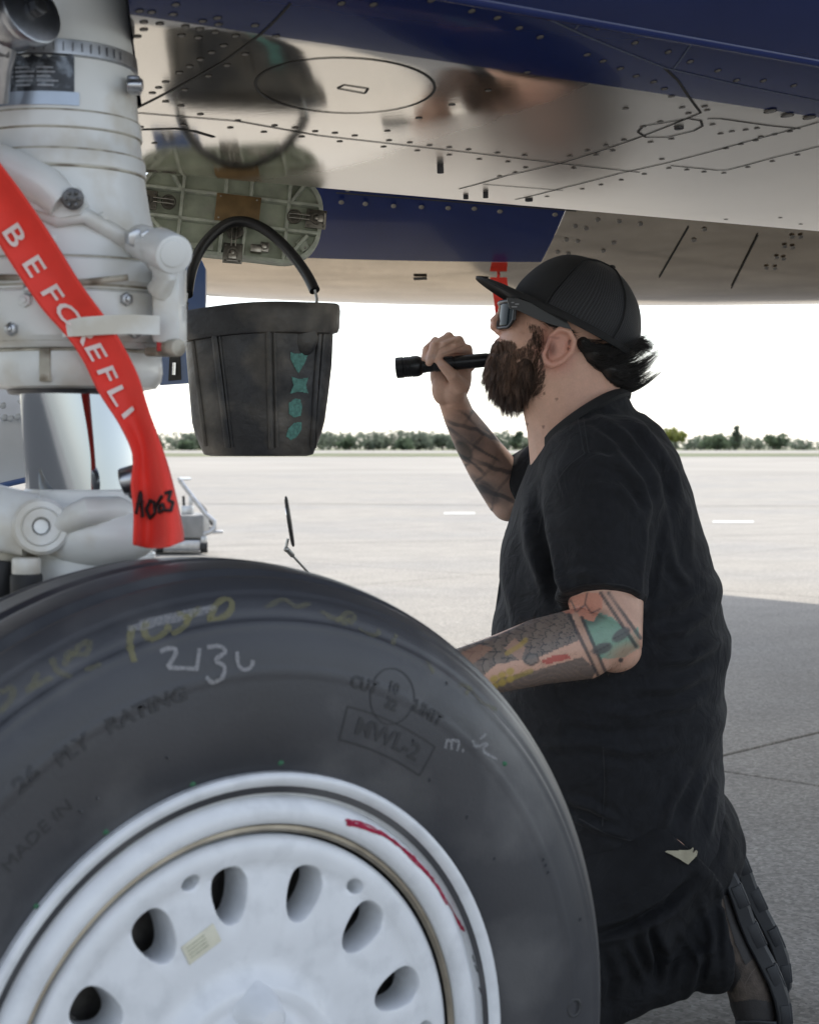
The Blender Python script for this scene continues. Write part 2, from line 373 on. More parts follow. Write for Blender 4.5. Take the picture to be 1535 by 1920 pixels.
# cross profile by arc length sigma: (q, h, theta)
def prof_table(lo, hi, curv):
    tab = {}
    ds = .005
    q = h = th = 0.; out = [(0., 0., 0., 0.)]; s = 0.
    while s < hi:
        th = min(th + curv(s) * ds, math.pi / 2 * 1.02); q += math.cos(th) * ds; h += math.sin(th) * ds; s += ds; out.append((s, q, h, th))
    q = h = th = 0.; s = 0.; neg = []
    while s > lo:
        th = max(th - curv(s) * ds, -math.pi / 2 * 1.02); q -= math.cos(th) * ds; h -= math.sin(th) * ds; s -= ds; neg.append((s, q, h, th))
    return np.array(neg[::-1] + out)
def curv(s):
    if s > .12: return 1 / .5
    if s > -.49: return 1 / 4.5
    if s > -.72: return 1 / .5
    return 1 / 1.0
PT = prof_table(-3.2, 2.6, curv)
def belly(s, sg, off=0.):
    q = np.interp(sg, PT[:, 0], PT[:, 1]); h = np.interp(sg, PT[:, 0], PT[:, 2]); th = np.interp(sg, PT[:, 0], PT[:, 3])
    n = math.sin(th) * Vv - math.cos(th) * W        # outward (down) normal
    return BORG + U * s + Vv * q + W * h + n * off
def belly_frame(s, sg):
    th = np.interp(sg, PT[:, 0], PT[:, 3]); n = math.sin(th) * Vv - math.cos(th) * W
    return belly(s, sg), n, U, np.cross(n, U)
def belly_patch(s0, s1, g0, g1, ns, ng, off=0.):
    ss = np.linspace(s0, s1, ns); gg = np.linspace(g0, g1, ng)
    V = [belly(a, b, off) for a in ss for b in gg]
    F = [(i * ng + j, i * ng + j + 1, (i + 1) * ng + j + 1, (i + 1) * ng + j) for i in range(ns - 1) for j in range(ng - 1)]
    return V, F
S0_, S1_ = -2.6, 5.2
SG_B = -.51; SG_L = -.635
def well(g): return .703 + .58 * (g + .56)         # edge of the open gear bay above the strut
def belly_from_well(g0, g1, ng, off=0.):
    gg = np.linspace(g0, g1, ng); ks = np.linspace(0, 1, 3)
    V = [belly(max(well(b), S0_) * (1 - a) + S1_ * a, b, off) for a in ks for b in gg]
    return V, [(i * ng + j, i * ng + j + 1, (i + 1) * ng + j + 1, (i + 1) * ng + j) for i in range(2) for j in range(ng - 1)]
mb = MB(); mb.add(*belly_from_well(SG_B, -.24, 60)); mb.add(*belly_patch(S0_, S1_, -.24, 2.2, 3, 220)); belly_o = put('belly_skin', mb.mesh('belly_skin'), m_polish, AC)
blue_o = put('blue_lower_skin', MB().add(*belly_from_well(SG_L, SG_B, 50)).mesh('blue_lower_skin'), m_blue, AC)
b2 = MB().add(*belly_from_well(-1.5, SG_L - .006, 80, .010)); b2.add(*belly_patch(S0_, S1_, -2.9, -1.5, 2, 60, .010))
WS = well(SG_L)
e0 = [belly(s, SG_L - .006, .010) for s in np.linspace(WS, S1_, 3)]; e1 = [belly(s, SG_L - .002, -.004) for s in np.linspace(WS, S1_, 3)]
b2.add(e0 + e1, [(0, 1, 4, 3), (1, 2, 5, 4)])
put('blue_side_skin', b2.mesh('blue_side_skin', angle=30), m_blue, AC)
# rounded lip along the upper panel edge
put('edge_strip', MB().tube([belly(s, SG_L - .002, .008) for s in np.linspace(WS, S1_, 40)], .0065, 8).mesh('edge_strip'), m_blue, AC)
# roof closing the body: top and both ends
def section(s): return [belly(s, g) for g in np.linspace(-2.9, 2.2, 90)]
top = MB(); a0, a1 = belly(S0_, -2.9), belly(S1_, -2.9); c0, c1 = belly(S0_, 2.2), belly(S1_, 2.2)
rise = np.array([0, 0, .75]); rows = []
for s in (S0_, S1_):
    p, q = belly(s, -2.9), belly(s, 2.2)
    rows.append([p + (q - p) * t + rise * math.sin(math.pi * t) ** .6 for t in np.linspace(0, 1, 24)])
top.loft(rows, (False, False), closed=False)
for s, r in ((S0_, rows[0]), (S1_, rows[1])):
    sec = section(s); top.add(sec + r[::-1], [tuple(range(len(sec) + len(r)))])
top.obj('upper_body', m_blue, AC)

def seam(pts, w=.0035, parent=belly_o, off=.0006, mat=None, name='panel_seam'):
    """thin dark gap following the skin; pts in (s, sigma)"""
    P = []
    for i in range(len(pts) - 1):
        for t in np.linspace(0, 1, 10, endpoint=(i == len(pts) - 2)): P.append(np.array(pts[i]) * (1 - t) + np.array(pts[i + 1]) * t)
    V = []
    for i, p in enumerate(P):
        d = P[min(i + 1, len(P) - 1)] - P[max(i - 1, 0)]; d = d / (np.linalg.norm(d) + 1e-9); sd = np.array([-d[1], d[0]]) * w / 2
        V += [belly(*(p - sd), off), belly(*(p + sd), off)]
    return put(name, make_mesh(name, V, [(2 * i, 2 * i + 1, 2 * i + 3, 2 * i + 2) for i in range(len(P) - 1)]), mat or m_seam, parent)
def pix_belly(px, py):
    """photo pixel -> (s, sigma) on the belly"""
    d = nrm(np.array([(px - 767.5) / FPX, 1, (HY - py) / FPX])); o = np.array([0, 0, CAM_H])
    best = None
    for k in range(len(PT) - 1):
        a, b = PT[k], PT[k + 1]
        if a[0] > .3 or a[0] < -1.5: continue
        # plane of this facet
        th = a[3]; n = math.sin(th) * Vv - math.cos(th) * W; p0 = BORG + Vv * a[1] + W * a[2]
        den = d @ n
        if den > -1e-6: continue
        t = ((p0 - o) @ n) / den; P = o + d * t
        q = (P - BORG) @ Vv
        if a[1] - 1e-6 <= q <= b[1] + 1e-6:
            sg = a[0] + (q - a[1]) / max(1e-9, b[1] - a[1]) * (b[0] - a[0]); s = (P - BORG) @ U
            if best is None or t < best[0]: best = (t, s, sg)
    return None if best is None else (best[1], best[2])
PB = lambda *pts: [r for r in (pix_belly(*p) for p in pts) if r is not None]
SEAMS = [
    [(253, 211), (446, 227), (597, 254), (900, 288), (1049, 306), (1199, 323)],
    [(253, 204), (420, 115), (545, 5)],
    [(860, 354), (949, 329), (1049, 306), (1185, 262), (1313, 211)],
    [(965, 374), (1055, 352), (1160, 325), (1250, 305), (1400, 265), (1535, 228)],
    [(1256, 310), (1345, 319), (1365, 318), (1450, 295), (1535, 274)],
    [(1313, 211), (1270, 150), (1245, 127)],
    [(905, 345), (1055, 357)],
    [(1325, 222), (1350, 222), (1440, 235), (1500, 241)],
]
for sp in SEAMS: seam(PB(*sp), .0032)
# round inspection cover, slot and oblong access plates
ctr = [(479 + 168 + 168 * math.cos(t), 160 + 52 * math.sin(t) + .02 * 168 * math.cos(t)) for t in np.linspace(0, 2 * math.pi, 41)]
seam(PB(*ctr), .0030, name='round_cover_seam')
seam(PB((1195, 247), (1205, 236), (1290, 222), (1313, 226), (1316, 236), (1300, 245), (1250, 257), (1210, 257), (1195, 247)), .0032)
seam(PB((633, 165), (645, 159), (690, 166), (684, 175), (635, 166), (633, 165)), .0026)
seam(PB((262, 243), (330, 241), (365, 246), (402, 257)), .006)
# blue skin seams
for sp in ([(940, -6), (1100, 68), (1247, 127), (1390, 160), (1535, 189)], [(1105, 14), (1078, 54)], [(1302, 70), (1262, 128)]):
    seam(PB(*sp), .0022, blue_o, .0006, M('seam_light', (.10, .12, .17), rough=.5, var=.1) if 'm_sl' not in globals() else m_sl)
# screws
def screw_mesh():
    mb = MB(); mb.rev([(0, .0009), (.0016, .0009), (.0026, .0010), (.0031, .0004)], (0, 0, 0), (0, 0, 1), 12)
    return mb.mesh('screw')
sc_me = screw_mesh(); sc_me.materials.append(m_screw)
rg = MB().rev([(.0030, .0003), (.0041, .0006)], (0, 0, 0), (0, 0, 1), 12); 
ring_me = rg.mesh('screw_ring'); ring_me.materials.append(m_seam)
def screw(px, py, parent=None, k=1.0):
    r = pix_belly(px, py)
    if r is None: return
    p, n, u, v = belly_frame(*r); par = parent or (belly_o if r[1] > SG_B else blue_o)
    R = Matrix(((u[0], -v[0], n[0], p[0]), (u[1], -v[1], n[1], p[1]), (u[2], -v[2], n[2], p[2]), (0, 0, 0, 1))) @ Matrix.Scale(k, 4)
    for nm, me in (('screw', sc_me), ('screw_ring', ring_me)):
        o = put(nm, me, None, par); o.matrix_basis = R
SC = [(408, 33), (380, 39), (410, 45), (348, 49), (375, 54), (404, 60), (341, 66), (372, 70), (442, 67), (478, 47), (518, 67), (420, 85), (397, 98), (376, 111), (356, 124), (337, 136), (460, 101), (426, 122), (391, 142),
      (311, 153), (298, 164), (286, 174), (347, 168), (311, 190), (340, 198), (376, 214), (446, 226), (515, 235), (553, 239), (591, 246), (344, 234), (432, 239), (495, 247), (566, 256), (628, 249), (264, 238), (290, 268),
      (665, 254), (637, 265), (726, 245), (729, 263), (719, 275), (768, 267), (805, 272), (842, 276), (782, 282), (842, 290), (878, 280), (932, 286), (983, 291), (898, 298), (952, 303), (985, 314), (936, 330), (965, 323),
      (847, 196), (785, 221), (915, 169), (1068, 292), (1101, 282), (1135, 272), (1169, 262), (1205, 237), (1237, 228), (1290, 212), (1172, 203), (1278, 201), (1320, 199), (1325, 206),
      (1219, 266), (1258, 260), (1117, 290), (1148, 282), (1207, 326), (1164, 337), (1126, 346), (1091, 354), (1253, 315), (1287, 318), (1319, 322), (1356, 324), (1401, 313), (1447, 302), (1494, 290), (1025, 368),
      (1335, 233), (1350, 250), (1371, 246), (1397, 243), (1418, 240), (1450, 252), (1480, 246), (1425, 256), (1360, 278), (1388, 270), (1416, 263), (1360, 411), (1462, 408), (1500, 420), (1240, 298), (1075, 315),
      (884, 20), (932, 33), (973, 52), (1012, 69), (1100, 102), (1130, 114), (1162, 128), (1192, 142), (1225, 153), (1245, 166), (1258, 180), (988, 135), (1122, 52), (1190, 80), (1252, 97), (1293, 115), (1430, 151), (1487, 160), (1345, 132), (808, 0), (700, 8), (640, 6), (1380, 150),
      (262, 20), (285, 22), (270, 41), (300, 44), (258, 68), (270, 55), (325, 26), (330, 8)]
for p in SC: screw(*p)
for p in ((1443, 207), (1475, 215), (1516, 219)): screw(*p, k=2.1)
# small drain stub and fittings below the skin
def stub(px, py, r, L, name='drain_stub', mat=m_screwd):
    q = pix_belly(px, py)
    if q is None: return
    p, n, u, v = belly_frame(*q); MB().cyl(p - n * .002, p + n * L, r, 14).obj(name, mat, belly_o)
stub(825, 308, .0045, .012); stub(873, 366, .004, .006); stub(910, 360, .004, .009); stub(1272, 238, .006, .003); stub(991, 373, .006, .004)

# ------------------------------------------------------------------ second body behind: round cowl, blue then bare metal
CD, CR = 4.6, .85
czb = at(870, 571, CD - .02)[2]
def cowl_ring(x, sect=(-2.3, 2.3), n=90):
    r = CR - .012 * ((x - .35) / .6) ** 2 * (1 if x < .35 else .25); zc = czb + CR
    return [np.array([x, CD + r * math.sin(t), zc - r * math.cos(t)]) for t in np.linspace(sect[0], sect[1], n)]
X_L = at(388, 560, CD)[0]
def edge_x(t): return at(1030, 490, CD)[0] + .055 * (t + .7) * -3.4      # paint edge slants over the skin
tt = np.linspace(-2.3, 2.3, 90)
def cowl_part(f0, f1, n, name, mat):
    cols = []
    for i in range(n):
        k = i / (n - 1); ring = []
        for t in tt:
            x = f0(t) * (1 - k) + f1(t) * k; r = CR - .012 * ((x - .35) / .6) ** 2 * (1 if x < .35 else .25)
            ring.append(np.array([x, CD + r * math.sin(t), czb + CR - r * math.cos(t)]))
        cols.append(ring)
    mb = MB(); mb.loft(cols, (False, False), closed=False); return mb.obj(name, mat, AC)
m_polish2 = M('polished_cowl', (.66, .57, .46), rough=.11, metal=1, var=.12, scale=5, rvar=.06, stretch=(1, 4, 4)); wavy(m_polish2, .3, 3, .006, .2)  # brown of a reflection put into the metal's base tint
T_B = -.43         # blue paint stops here; the underside is bare metal
tt = np.linspace(-2.3, T_B, 60); cowl = cowl_part(lambda t: X_L, edge_x, 16, 'blue_cowl', m_blue)
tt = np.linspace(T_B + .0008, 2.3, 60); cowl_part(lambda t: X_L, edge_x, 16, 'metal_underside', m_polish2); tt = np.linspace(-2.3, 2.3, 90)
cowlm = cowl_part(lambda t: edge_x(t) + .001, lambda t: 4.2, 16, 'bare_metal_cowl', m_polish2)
MB().loft([cowl_ring(X_L), [np.array([X_L, CD, czb + CR])] * 90], (False, False)).obj('cowl_end', m_blue, AC)
def cowl_pix(px, py):
    d = nrm(np.array([(px - 767.5) / FPX, 1, (HY - py) / FPX])); o = np.array([0, -CD, CAM_H - czb - CR])
    a = d[1] ** 2 + d[2] ** 2; b = 2 * (o[1] * d[1] + o[2] * d[2]); c = o[1] ** 2 + o[2] ** 2 - CR * CR; D = b * b - 4 * a * c
    if D < 0: return None
    t = (-b - math.sqrt(D)) / (2 * a); P = o + d * t; n = np.array([0, P[1], P[2]]) / CR
    return P + np.array([0, CD, czb + CR]), n
for (px, py) in [(652, 355), (640, 379), (685, 382), (738, 386), (790, 388), (840, 390), (889, 391), (937, 396), (1040, 402), (1078, 424), (1061, 449), (1045, 472), (1098, 428), (1082, 452), (1065, 475),
                 (1470, 462), (1485, 464), (1455, 483), (1468, 485), (1484, 444), (1500, 444), (1436, 502), (1452, 503), (1120, 412), (1160, 415), (1200, 420), (1130, 470), (1150, 455), (1300, 450), (1320, 430)]:
    r = cowl_pix(px, py)
    if r is None: continue
    p, n = r; x_ = np.array([1., 0, 0]); y_ = np.cross(n, x_)
    o = put('screw', sc_me, None, cowl if p[0] < edge_x(-.6) else cowlm)
    o.matrix_basis = Matrix(((x_[0], y_[0], n[0], p[0]), (x_[1], y_[1], n[1], p[1]), (x_[2], y_[2], n[2], p[2]), (0, 0, 0, 1))) @ Matrix.Scale(2.1, 4)
def cowl_line(pts, w, mat, par, name='panel_seam'):
    P = []; N = []
    for i in range(len(pts) - 1):
        for t in np.linspace(0, 1, 8):
            r = cowl_pix(*(np.array(pts[i]) * (1 - t) + np.array(pts[i + 1]) * t))
            if r: P.append(r[0] + r[1] * .0012); N.append(r[1])
    V = []
    for i, p in enumerate(P):
        s = np.cross(N[i], nrm(P[min(i + 1, len(P) - 1)] - P[max(i - 1, 0)] + 1e-9)) * w / 2; V += [p - s, p + s]
    put(name, make_mesh(name, V, [(2 * i, 2 * i + 1, 2 * i + 3, 2 * i + 2) for i in range(len(P) - 1)]), mat, par)
cowl_line([(1290, 425), (1235, 520)], .004, m_seam, cowlm); cowl_line([(1420, 440), (1370, 540)], .004, m_seam, cowlm)
cowl_line([(630, 361), (1080, 395)], .004, m_seam, cowl)
cowl_line([(775, 522), (800, 521)], .018, m_seam, cowl, 'drain_slot'); cowl_line([(895, 522), (915, 523)], .018, m_seam, cowl, 'drain_slot')
# unseen slab added behind the cowl, its outline shaped to shade the apron
wz = 2.75; k_ = wz / math.tan(SUN_EL); sh_ = np.array([math.sin(SUN_AZ), math.cos(SUN_AZ)]) * k_
corner = ground_at(1342, 1114)[:2] + sh_; right = ground_at(1535, 1133)[:2] + sh_
rd = nrm(right - corner)
wl_ = [corner, corner + rd * 9.5, np.array([7.5, 1.5]), np.array([1.6, 3.2]), np.array([.75, 6.0]), np.array([1.25, 8.6])]
mb = MB(); mb.prism([np.array([p[0], p[1], wz]) for p in wl_], (0, 0, 0), (0, 0, .22)); mb.obj('shade_slab', m_polish2, AC, smooth=False)

# gear doors seen behind the strut and the bucket
m_bluep = M('blue_satin_paint', (.03, .07, .19), rough=.3, var=.15, scale=8, coat=.4)
d_ = 3.05
out = [(300, 470), (350, 476), (376, 486), (385, 505), (386, 716), (300, 722)]
MB().prism([at(x, y, d_) for x, y in out], (0, 0, 0), (0, .02, 0)).obj('gear_door', m_bluep, AC, smooth=False)
MB().prism([at(x, y, d_ - .003) for x, y in ((318, 668), (338, 665), (340, 712), (316, 714))], (0, 0, 0), (0, .002, 0)).obj('door_drain', m_seam, AC)
MB().tube([at(327, 680, d_ - .006), at(326, 703, d_ - .006)], .004, 8).obj('drain_pin', M('bright_pin', (.8, .8, .8), rough=.2, metal=1), AC)
m_greyp = M('grey_paint', (.42, .43, .44), rough=.35, var=.08, scale=10, coat=.3)
dl = 2.3
MB().loft([[at(x, y, dl + .25 * (1 - (y - 640) / 270) ** 2) for y in np.linspace(640, yb, 12)] for x, yb in ((-260, 930), (-60, 918), (0, 908), (50, 898), (52, 896))], (False, False), closed=False).obj('grey_gear_door', m_greyp, AC)
MB().tube([at(-260, 936, dl - .01), at(-60, 922, dl - .01), at(0, 911, dl - .01), at(52, 899, dl - .01)], .004, 8).obj('blue_edge_trim', m_bluep, AC)
for x, y in ((8, 782), (20, 784), (33, 781), (6, 760), (40, 752)): MB().ell(at(x, y, dl + .05), (.005, .003, .005), n=10, m=6).obj('rivet', m_greyp, AC)

# ------------------------------------------------------------------ open access door hanging under the belly
DD = 2.52; PXM = FPX / DD
m_primer = M('green_primer', (.40, .44, .34), rough=.55, var=.22, scale=40, col2=(.40, .42, .34), c2scale=55, c2amt=.35, bump=.15, bscale=200)
m_primerd = M('green_primer_pale', (.47, .50, .41), rough=.5, var=.25, scale=60, col2=(.45, .46, .40), c2scale=90, c2amt=.4, bump=.15, bscale=200)  # paler primer for the rim, ribs and brackets
m_brass = M('brown_placard', (.22, .14, .06), rough=.5, metal=.35, var=.25, scale=50)
m_latch = M('latch_steel', (.16, .15, .13), rough=.4, metal=1, var=.3, scale=120)
m_latchl = M('latch_bright', (.38, .36, .32), rough=.35, metal=1, var=.3, scale=120)
dc = at(433, 400, DD); da = math.radians(-5.9)
dx = np.array([math.cos(da), .10, math.sin(da)]); dx = nrm(dx); dyv = nrm(np.array([math.sin(-da) * 1., .16, math.cos(da)])); dn = np.cross(dx, dyv)   # dn faces the camera
if dn[1] > 0: dn = -dn
dyv = np.cross(dn, dx) if np.cross(dn, dx)[2] > 0 else -np.cross(dn, dx)
cpx = 1 / 3.2545 / PXM     # one crop pixel in metres
def dp(x, y, o=0.): return dc + dx * (x * cpx) + dyv * (y * cpx) + dn * o
def stadium(hw, hh, r, n=10, o=0.):
    P = []
    for cx, cy, a0 in ((hw - r, hh - r, 0), (-hw + r, hh - r, 90), (-hw + r, -hh + r, 180), (hw - r, -hh + r, 270)):
        for k in range(n + 1):
            q = math.radians(a0 + 90 * k / n); P.append(dp(cx + r * math.cos(q), cy + r * math.sin(q), o))
    return P
HW, HH, RR = 555, 285, 230
mb = MB(); mb.loft([stadium(HW - 14, HH - 14, RR - 14, o=-.0130), stadium(HW, HH, RR, o=-.010), stadium(HW, HH, RR, o=0.001)])
door = mb.obj('access_door', m_primer, AC, angle=30)
rim = MB(); a, b = stadium(HW + 2, HH + 2, RR + 2, o=0.), stadium(HW + 2, HH + 2, RR + 2, o=.011); c, d = stadium(HW - 22, HH - 22, RR - 20, o=.011), stadium(HW - 28, HH - 28, RR - 26, o=.0005)
rim.loft([a, b, c, d], (False, False)); rim.obj('door_rim', m_primerd, door, angle=30)
def rib(x0, y0, x1, y1, w=22, h=.0115):
    p, q = dp(x0, y0), dp(x1, y1); t = nrm(q - p); s = np.cross(t, dn) * (w * cpx / 2)
    mb = MB(); mb.loft([[e - s * 1.25 + dn * .0005, e - s + dn * (h - .0015), e - s * .75 + dn * h, e + s * .75 + dn * h, e + s + dn * (h - .0015), e + s * 1.25 + dn * .0005] for e in (p, q)]); mb.obj('rib', m_primerd, door, angle=35)
for l in ((-540, 100, 540, 100), (-540, -75, 540, -75), (-300, 270, -300, -270), (345, 270, 345, -270), (-42, 272, -42, 100), (112, 272, 112, 100), (-42, -75, -42, -272), (95, -75, 95, -272),
          (-315, 110, -415, 262), (362, 110, 450, 255), (-315, -260, -470, -95), (362, -260, 475, -95), (-520, -100, -400, -262)): rib(*l)
mb = MB(); mb.box(dp(40, 18, .0125), (270 * cpx, 172 * cpx, .0025), (dx, dyv, dn), bev=.0006); plq = mb.obj('placard', m_brass, door)
for x, y in ((-70, 85), (150, 85), (-70, -50), (150, -50)): MB().ell(dp(x, y, .0138), (.0015, .0015, .0008), (dx, dyv, dn), 10, 6).obj('rivet', m_latchl, door)
def latch(cx, cy, flip=1, rot=0.):
    c_, s_ = math.cos(rot), math.sin(rot)
    def L(x, y, o): return dp(cx + (x * c_ - y * s_) * flip, cy + x * s_ + y * c_, o)
    ax = np.array([dx * c_ + dyv * s_, dyv * c_ - dx * s_, dn])
    mb = MB(); mb.box(L(-70, 0, .0105), (125 * cpx, 118 * cpx, .003), ax, bev=.0008)
    for x, y in ((-118, 44), (-22, 44), (-118, -44), (-22, -44)): mb.ell(L(x, y, .0125), (.0016, .0016, .0009), ax, 8, 6)
    mb.obj('latch_plate', m_latch, door)
    mb = MB(); mb.rev([(.0062, 0), (.0085, 0), (.0085, .003), (.0062, .003)], L(-72, 0, .012), dn, 20, True)
    mb.rev([(.0092, 0), (.0112, 0), (.0112, .003), (.0092, .003)], L(62, 0, .010), dn, 24, True)
    mb.rev([(0, .0), (.0085, .0), (.0085, .0015), (0, .0015)], L(62, 0, .010), dn, 20)
    mb.obj('latch_ring', m_latch, door)
    mb = MB()
    for y in (-13, 13): mb.tube([L(-30, y, .016), L(60, y, .0165), L(92, y, .014)], .0010, 8)
    mb.box(L(-95, 0, .0155), (34 * cpx, 46 * cpx, .006), ax, bev=.001); mb.box(L(-72, 0, .016), (22 * cpx, 22 * cpx, .005), ax, bev=.001)
    mb.tube([L(-120, -34, .016), L(-120, 34, .016)], .0016, 8)
    mb.obj('latch_lever', m_latchl, door)
latch(-440, 12); latch(448, 12, -1); latch(35, -190, 1, math.radians(92))
mb = MB(); mb.rev([(0, 0), (.0095, 0), (.0095, .0035), (.0075, .0035), (.0075, .0015), (0, .0015)], dp(50, -125, .010), dn, 24); mb.obj('hinge_knob', m_latch, door)
for (x, y, w, h, r) in ((-455, -150, 90, 70, .9), (-395, -205, 80, 60, .9), (455, -150, 80, 60, -.9), (390, -215, 80, 60, -.9), (-190, -232, 210, 38, 0)):
    ax = np.array([dx * math.cos(r) + dyv * math.sin(r), dyv * math.cos(r) - dx * math.sin(r), dn])
    mb = MB(); mb.box(dp(x, y, .0035), (w * cpx, h * cpx, .003), ax, bev=.0012); mb.obj('bracket', m_primerd, door)
    for k in (-.3, .3):
        MB().ell(dp(x, y, .0055) + ax[0] * w * cpx * k, (.002, .002, .0012), (dx, dyv, dn), 10, 6).obj('rivet', m_latchl, door)
mb = MB(); mb.box(dp(175, -215, .008), (70 * cpx, 50 * cpx, .014), (dx, dyv, dn), bev=.002); mb.cyl(dp(225, -200, .006), dp(225, -200, .02), .0045, 14); mb.box(dp(225, -200, .012), (58 * cpx, 62 * cpx, .003), (dx, dyv, dn), bev=.001); mb.obj('bonding_clip', m_latchl, door)
# hinge arms that carry the door up into the bay
for x in (-250, 250): MB().tube([dp(x, 262, .002), dp(x, 330, -.012), dp(x, 430, -.02)], .005, 8).obj('hinge_arm', m_latch, door)
# ------------------------------------------------------------------ landing gear wheel
WA = math.radians(36); WC = np.array([-.1226, 1.362, CAM_H - .514])
Wn = np.array([math.sin(WA), -math.cos(WA), 0]); We1 = np.array([math.cos(WA), math.sin(WA), 0]); Wz = np.array([0, 0, 1.])
m_tyre = M('tyre_rubber', (.037, .039, .045), rough=.42, var=.16, scale=7, bump=.12, bscale=260, col2=(.075, .076, .080), c2scale=9, c2amt=.5, rvar=.1)
m_rim = M('rim_paint', (.68, .70, .72), rough=.36, var=.05, scale=30, col2=(.60, .62, .64), c2scale=40, c2amt=.4, coat=.15, bump=.05, bscale=300)
m_ringt = M('lock_ring', (.34, .30, .24), rough=.4, metal=.8, var=.2, scale=40)
m_black = M('black_gap', (.012, .012, .013), rough=.6, var=.1)
m_brake = M('brake_dark', (.16, .15, .14), rough=.5, metal=.6, var=.4, scale=60, bump=.3, bscale=120)
R_T = .42; W_T = .24
prof = []
for t in np.linspace(math.radians(-38), math.radians(218), 150):
    c, s = math.cos(t), math.sin(t); p = .78
    r = .31 + math.copysign(abs(s) ** p, s) * (R_T - .31); o = -W_T / 2 + math.copysign(abs(c) ** p, c) * W_T / 2 + .002
    if s > 0:      # tread grooves and shoulder lines
        for og in (-.055, -.095, -.145, -.185):
            if s > .75: r -= .007 * math.exp(-((o - og) / .004) ** 6)
        k = (r - .372); o += .0018 * math.exp(-(k / .0022) ** 2) - .0022 * math.exp(-((r - .378) / .0022) ** 2) if c > 0 else 0
        if c > 0: o -= .0012 * math.exp(-((r - .395) / .0015) ** 2)
    if c > 0 and s < .9: o += .0012 * math.exp(-((r - .335) / .002) ** 2) + .001 * math.exp(-((r - .300) / .0012) ** 2)
    prof.append((r, o))
prof = [(.236, -.006), (.246, -.004), (.2535, -.004)] + [q for q in prof if q[0] > .256 or True][0:0] + prof
prof = [q for q in prof if q[0] >= .236]
wheel_mb = MB(); wheel_mb.rev([(.202, -.20), (.202, -.055), (.209, -.05), (.2095, -.014), (.2115, -.006), (.216, -.0025), (.224, -.0035), (.2300, -.0075), (.2335, -.0125), (.2375, -.0110), (.2425, -.0035), (.2475, .0005), (.2515, -.0005), (.2535, -.006), (.252, -.03), (.236, -.05), (.236, -.2)], WC, Wn, 128)
wheel = wheel_mb.obj('wheel', m_rim, AC, angle=60)
wheel['label'] = 'pale grey painted aircraft wheel with a ring of oblong cooling holes and black tyre'
tyre_mb = MB().rev(prof, WC, Wn, 220); tyre = tyre_mb.obj('tyre', m_tyre, wheel, angle=80)
MB().rev([(.2035, -.014), (.2060, -.0115), (.2090, -.0120), (.2096, -.016)], WC, Wn, 128).obj('lock_ring', m_ringt, wheel)
MB().rev([(.196, -.03), (.2055, -.03), (.2055, -.016), (.203, -.016)], WC, Wn, 96).obj('gap_seal', m_black, wheel)
# disc with holes
dprof = [(0, .012), (.030, .012), (.050, .008), (.058, .001), (.064, -.005), (.071, -.0055), (.078, -.0035), (.083, -.006), (.090, -.0130), (.102, -.0142), (.112, -.0135), (.168, -.0135), (.174, -.0150), (.180, -.0130), (.187, -.0105), (.196, -.0110), (.2005, -.0145), (.2015, -.020), (.2015, -.048), (.160, -.050), (.100, -.050), (0, -.050)]
disc = MB().rev(dprof, WC, Wn, 112).mesh('disc'); 
bm = bmesh.new(); bm.from_mesh(disc); bmesh.ops.remove_doubles(bm, verts=bm.verts[:], dist=1e-5); bmesh.ops.recalc_face_normals(bm, faces=bm.faces[:]); bm.to_mesh(disc); bm.free()
cut = MB()
def wp(ang, r, o): return WC + Wn * o + r * (math.cos(ang) * We1 + math.sin(ang) * Wz)
for k in range(14):
    A = math.radians(18.5 + 25.714 * k); c = wp(A, .156, 0); rad = math.cos(A) * We1 + math.sin(A) * Wz; tan = -math.sin(A) * We1 + math.cos(A) * Wz
    P = []
    for q in np.linspace(0, 2 * math.pi, 28, endpoint=False):
        x, y = math.cos(q), math.sin(q); x = math.copysign(abs(x) ** .85, x); y = math.copysign(abs(y) ** .85, y)
        P.append(c + rad * x * .0225 + tan * y * (.0155 + .0035 * x))
    cut.loft([[p + Wn * .03 + (p - c) * .06 for p in P], [p + Wn * -.0105 + (p - c) * .10 for p in P], [p + Wn * -.017 for p in P], [p - Wn * .08 for p in P]])
for A in (54.2, 106.7, 157.5, 3., 209, 312):
    A = math.radians(A); c = wp(A, .179, 0); rad = math.cos(A) * We1 + math.sin(A) * Wz; tan = -math.sin(A) * We1 + math.cos(A) * Wz
    P = [c + rad * math.cos(q) * .0062 + tan * math.sin(q) * .0085 for q in np.linspace(0, 2 * math.pi, 18, endpoint=False)]
    cut.loft([[p + Wn * .03 for p in P], [p - Wn * .035 for p in P]])
cut_me = cut.mesh('cut'); cut_o = bpy.data.objects.new('tmpcut', cut_me); COL.objects.link(cut_o)
disc2 = apply_mods(disc, [('BOOLEAN', dict(object=cut_o, operation='DIFFERENCE', solver='EXACT')), ('BEVEL', dict(width=.0016, segments=2, limit_method='ANGLE', angle_limit=math.radians(50)))])
bpy.data.objects.remove(cut_o); smooth_shade(disc2)
try: disc2.set_sharp_from_angle(angle=math.radians(50))
except Exception: pass
disc2.materials.clear(); disc_o = put('wheel_disc', disc2, m_rim, wheel)
MB().rev([(0, -.075), (.19, -.075), (.195, -.09), (.195, -.19), (0, -.19)], WC, Wn, 64).obj('brake_stack', m_brake, wheel)
mb = MB()
for k in range(14):
    A = math.radians(18.5 + 25.714 * k + 9); mb.cyl(wp(A, .152, -.08), wp(A, .152, -.056), .013, 14); mb.cyl(wp(A + .21, .160, -.08), wp(A + .21, .160, -.064), .007, 6)
mb.obj('brake_piston', m_brake, wheel)
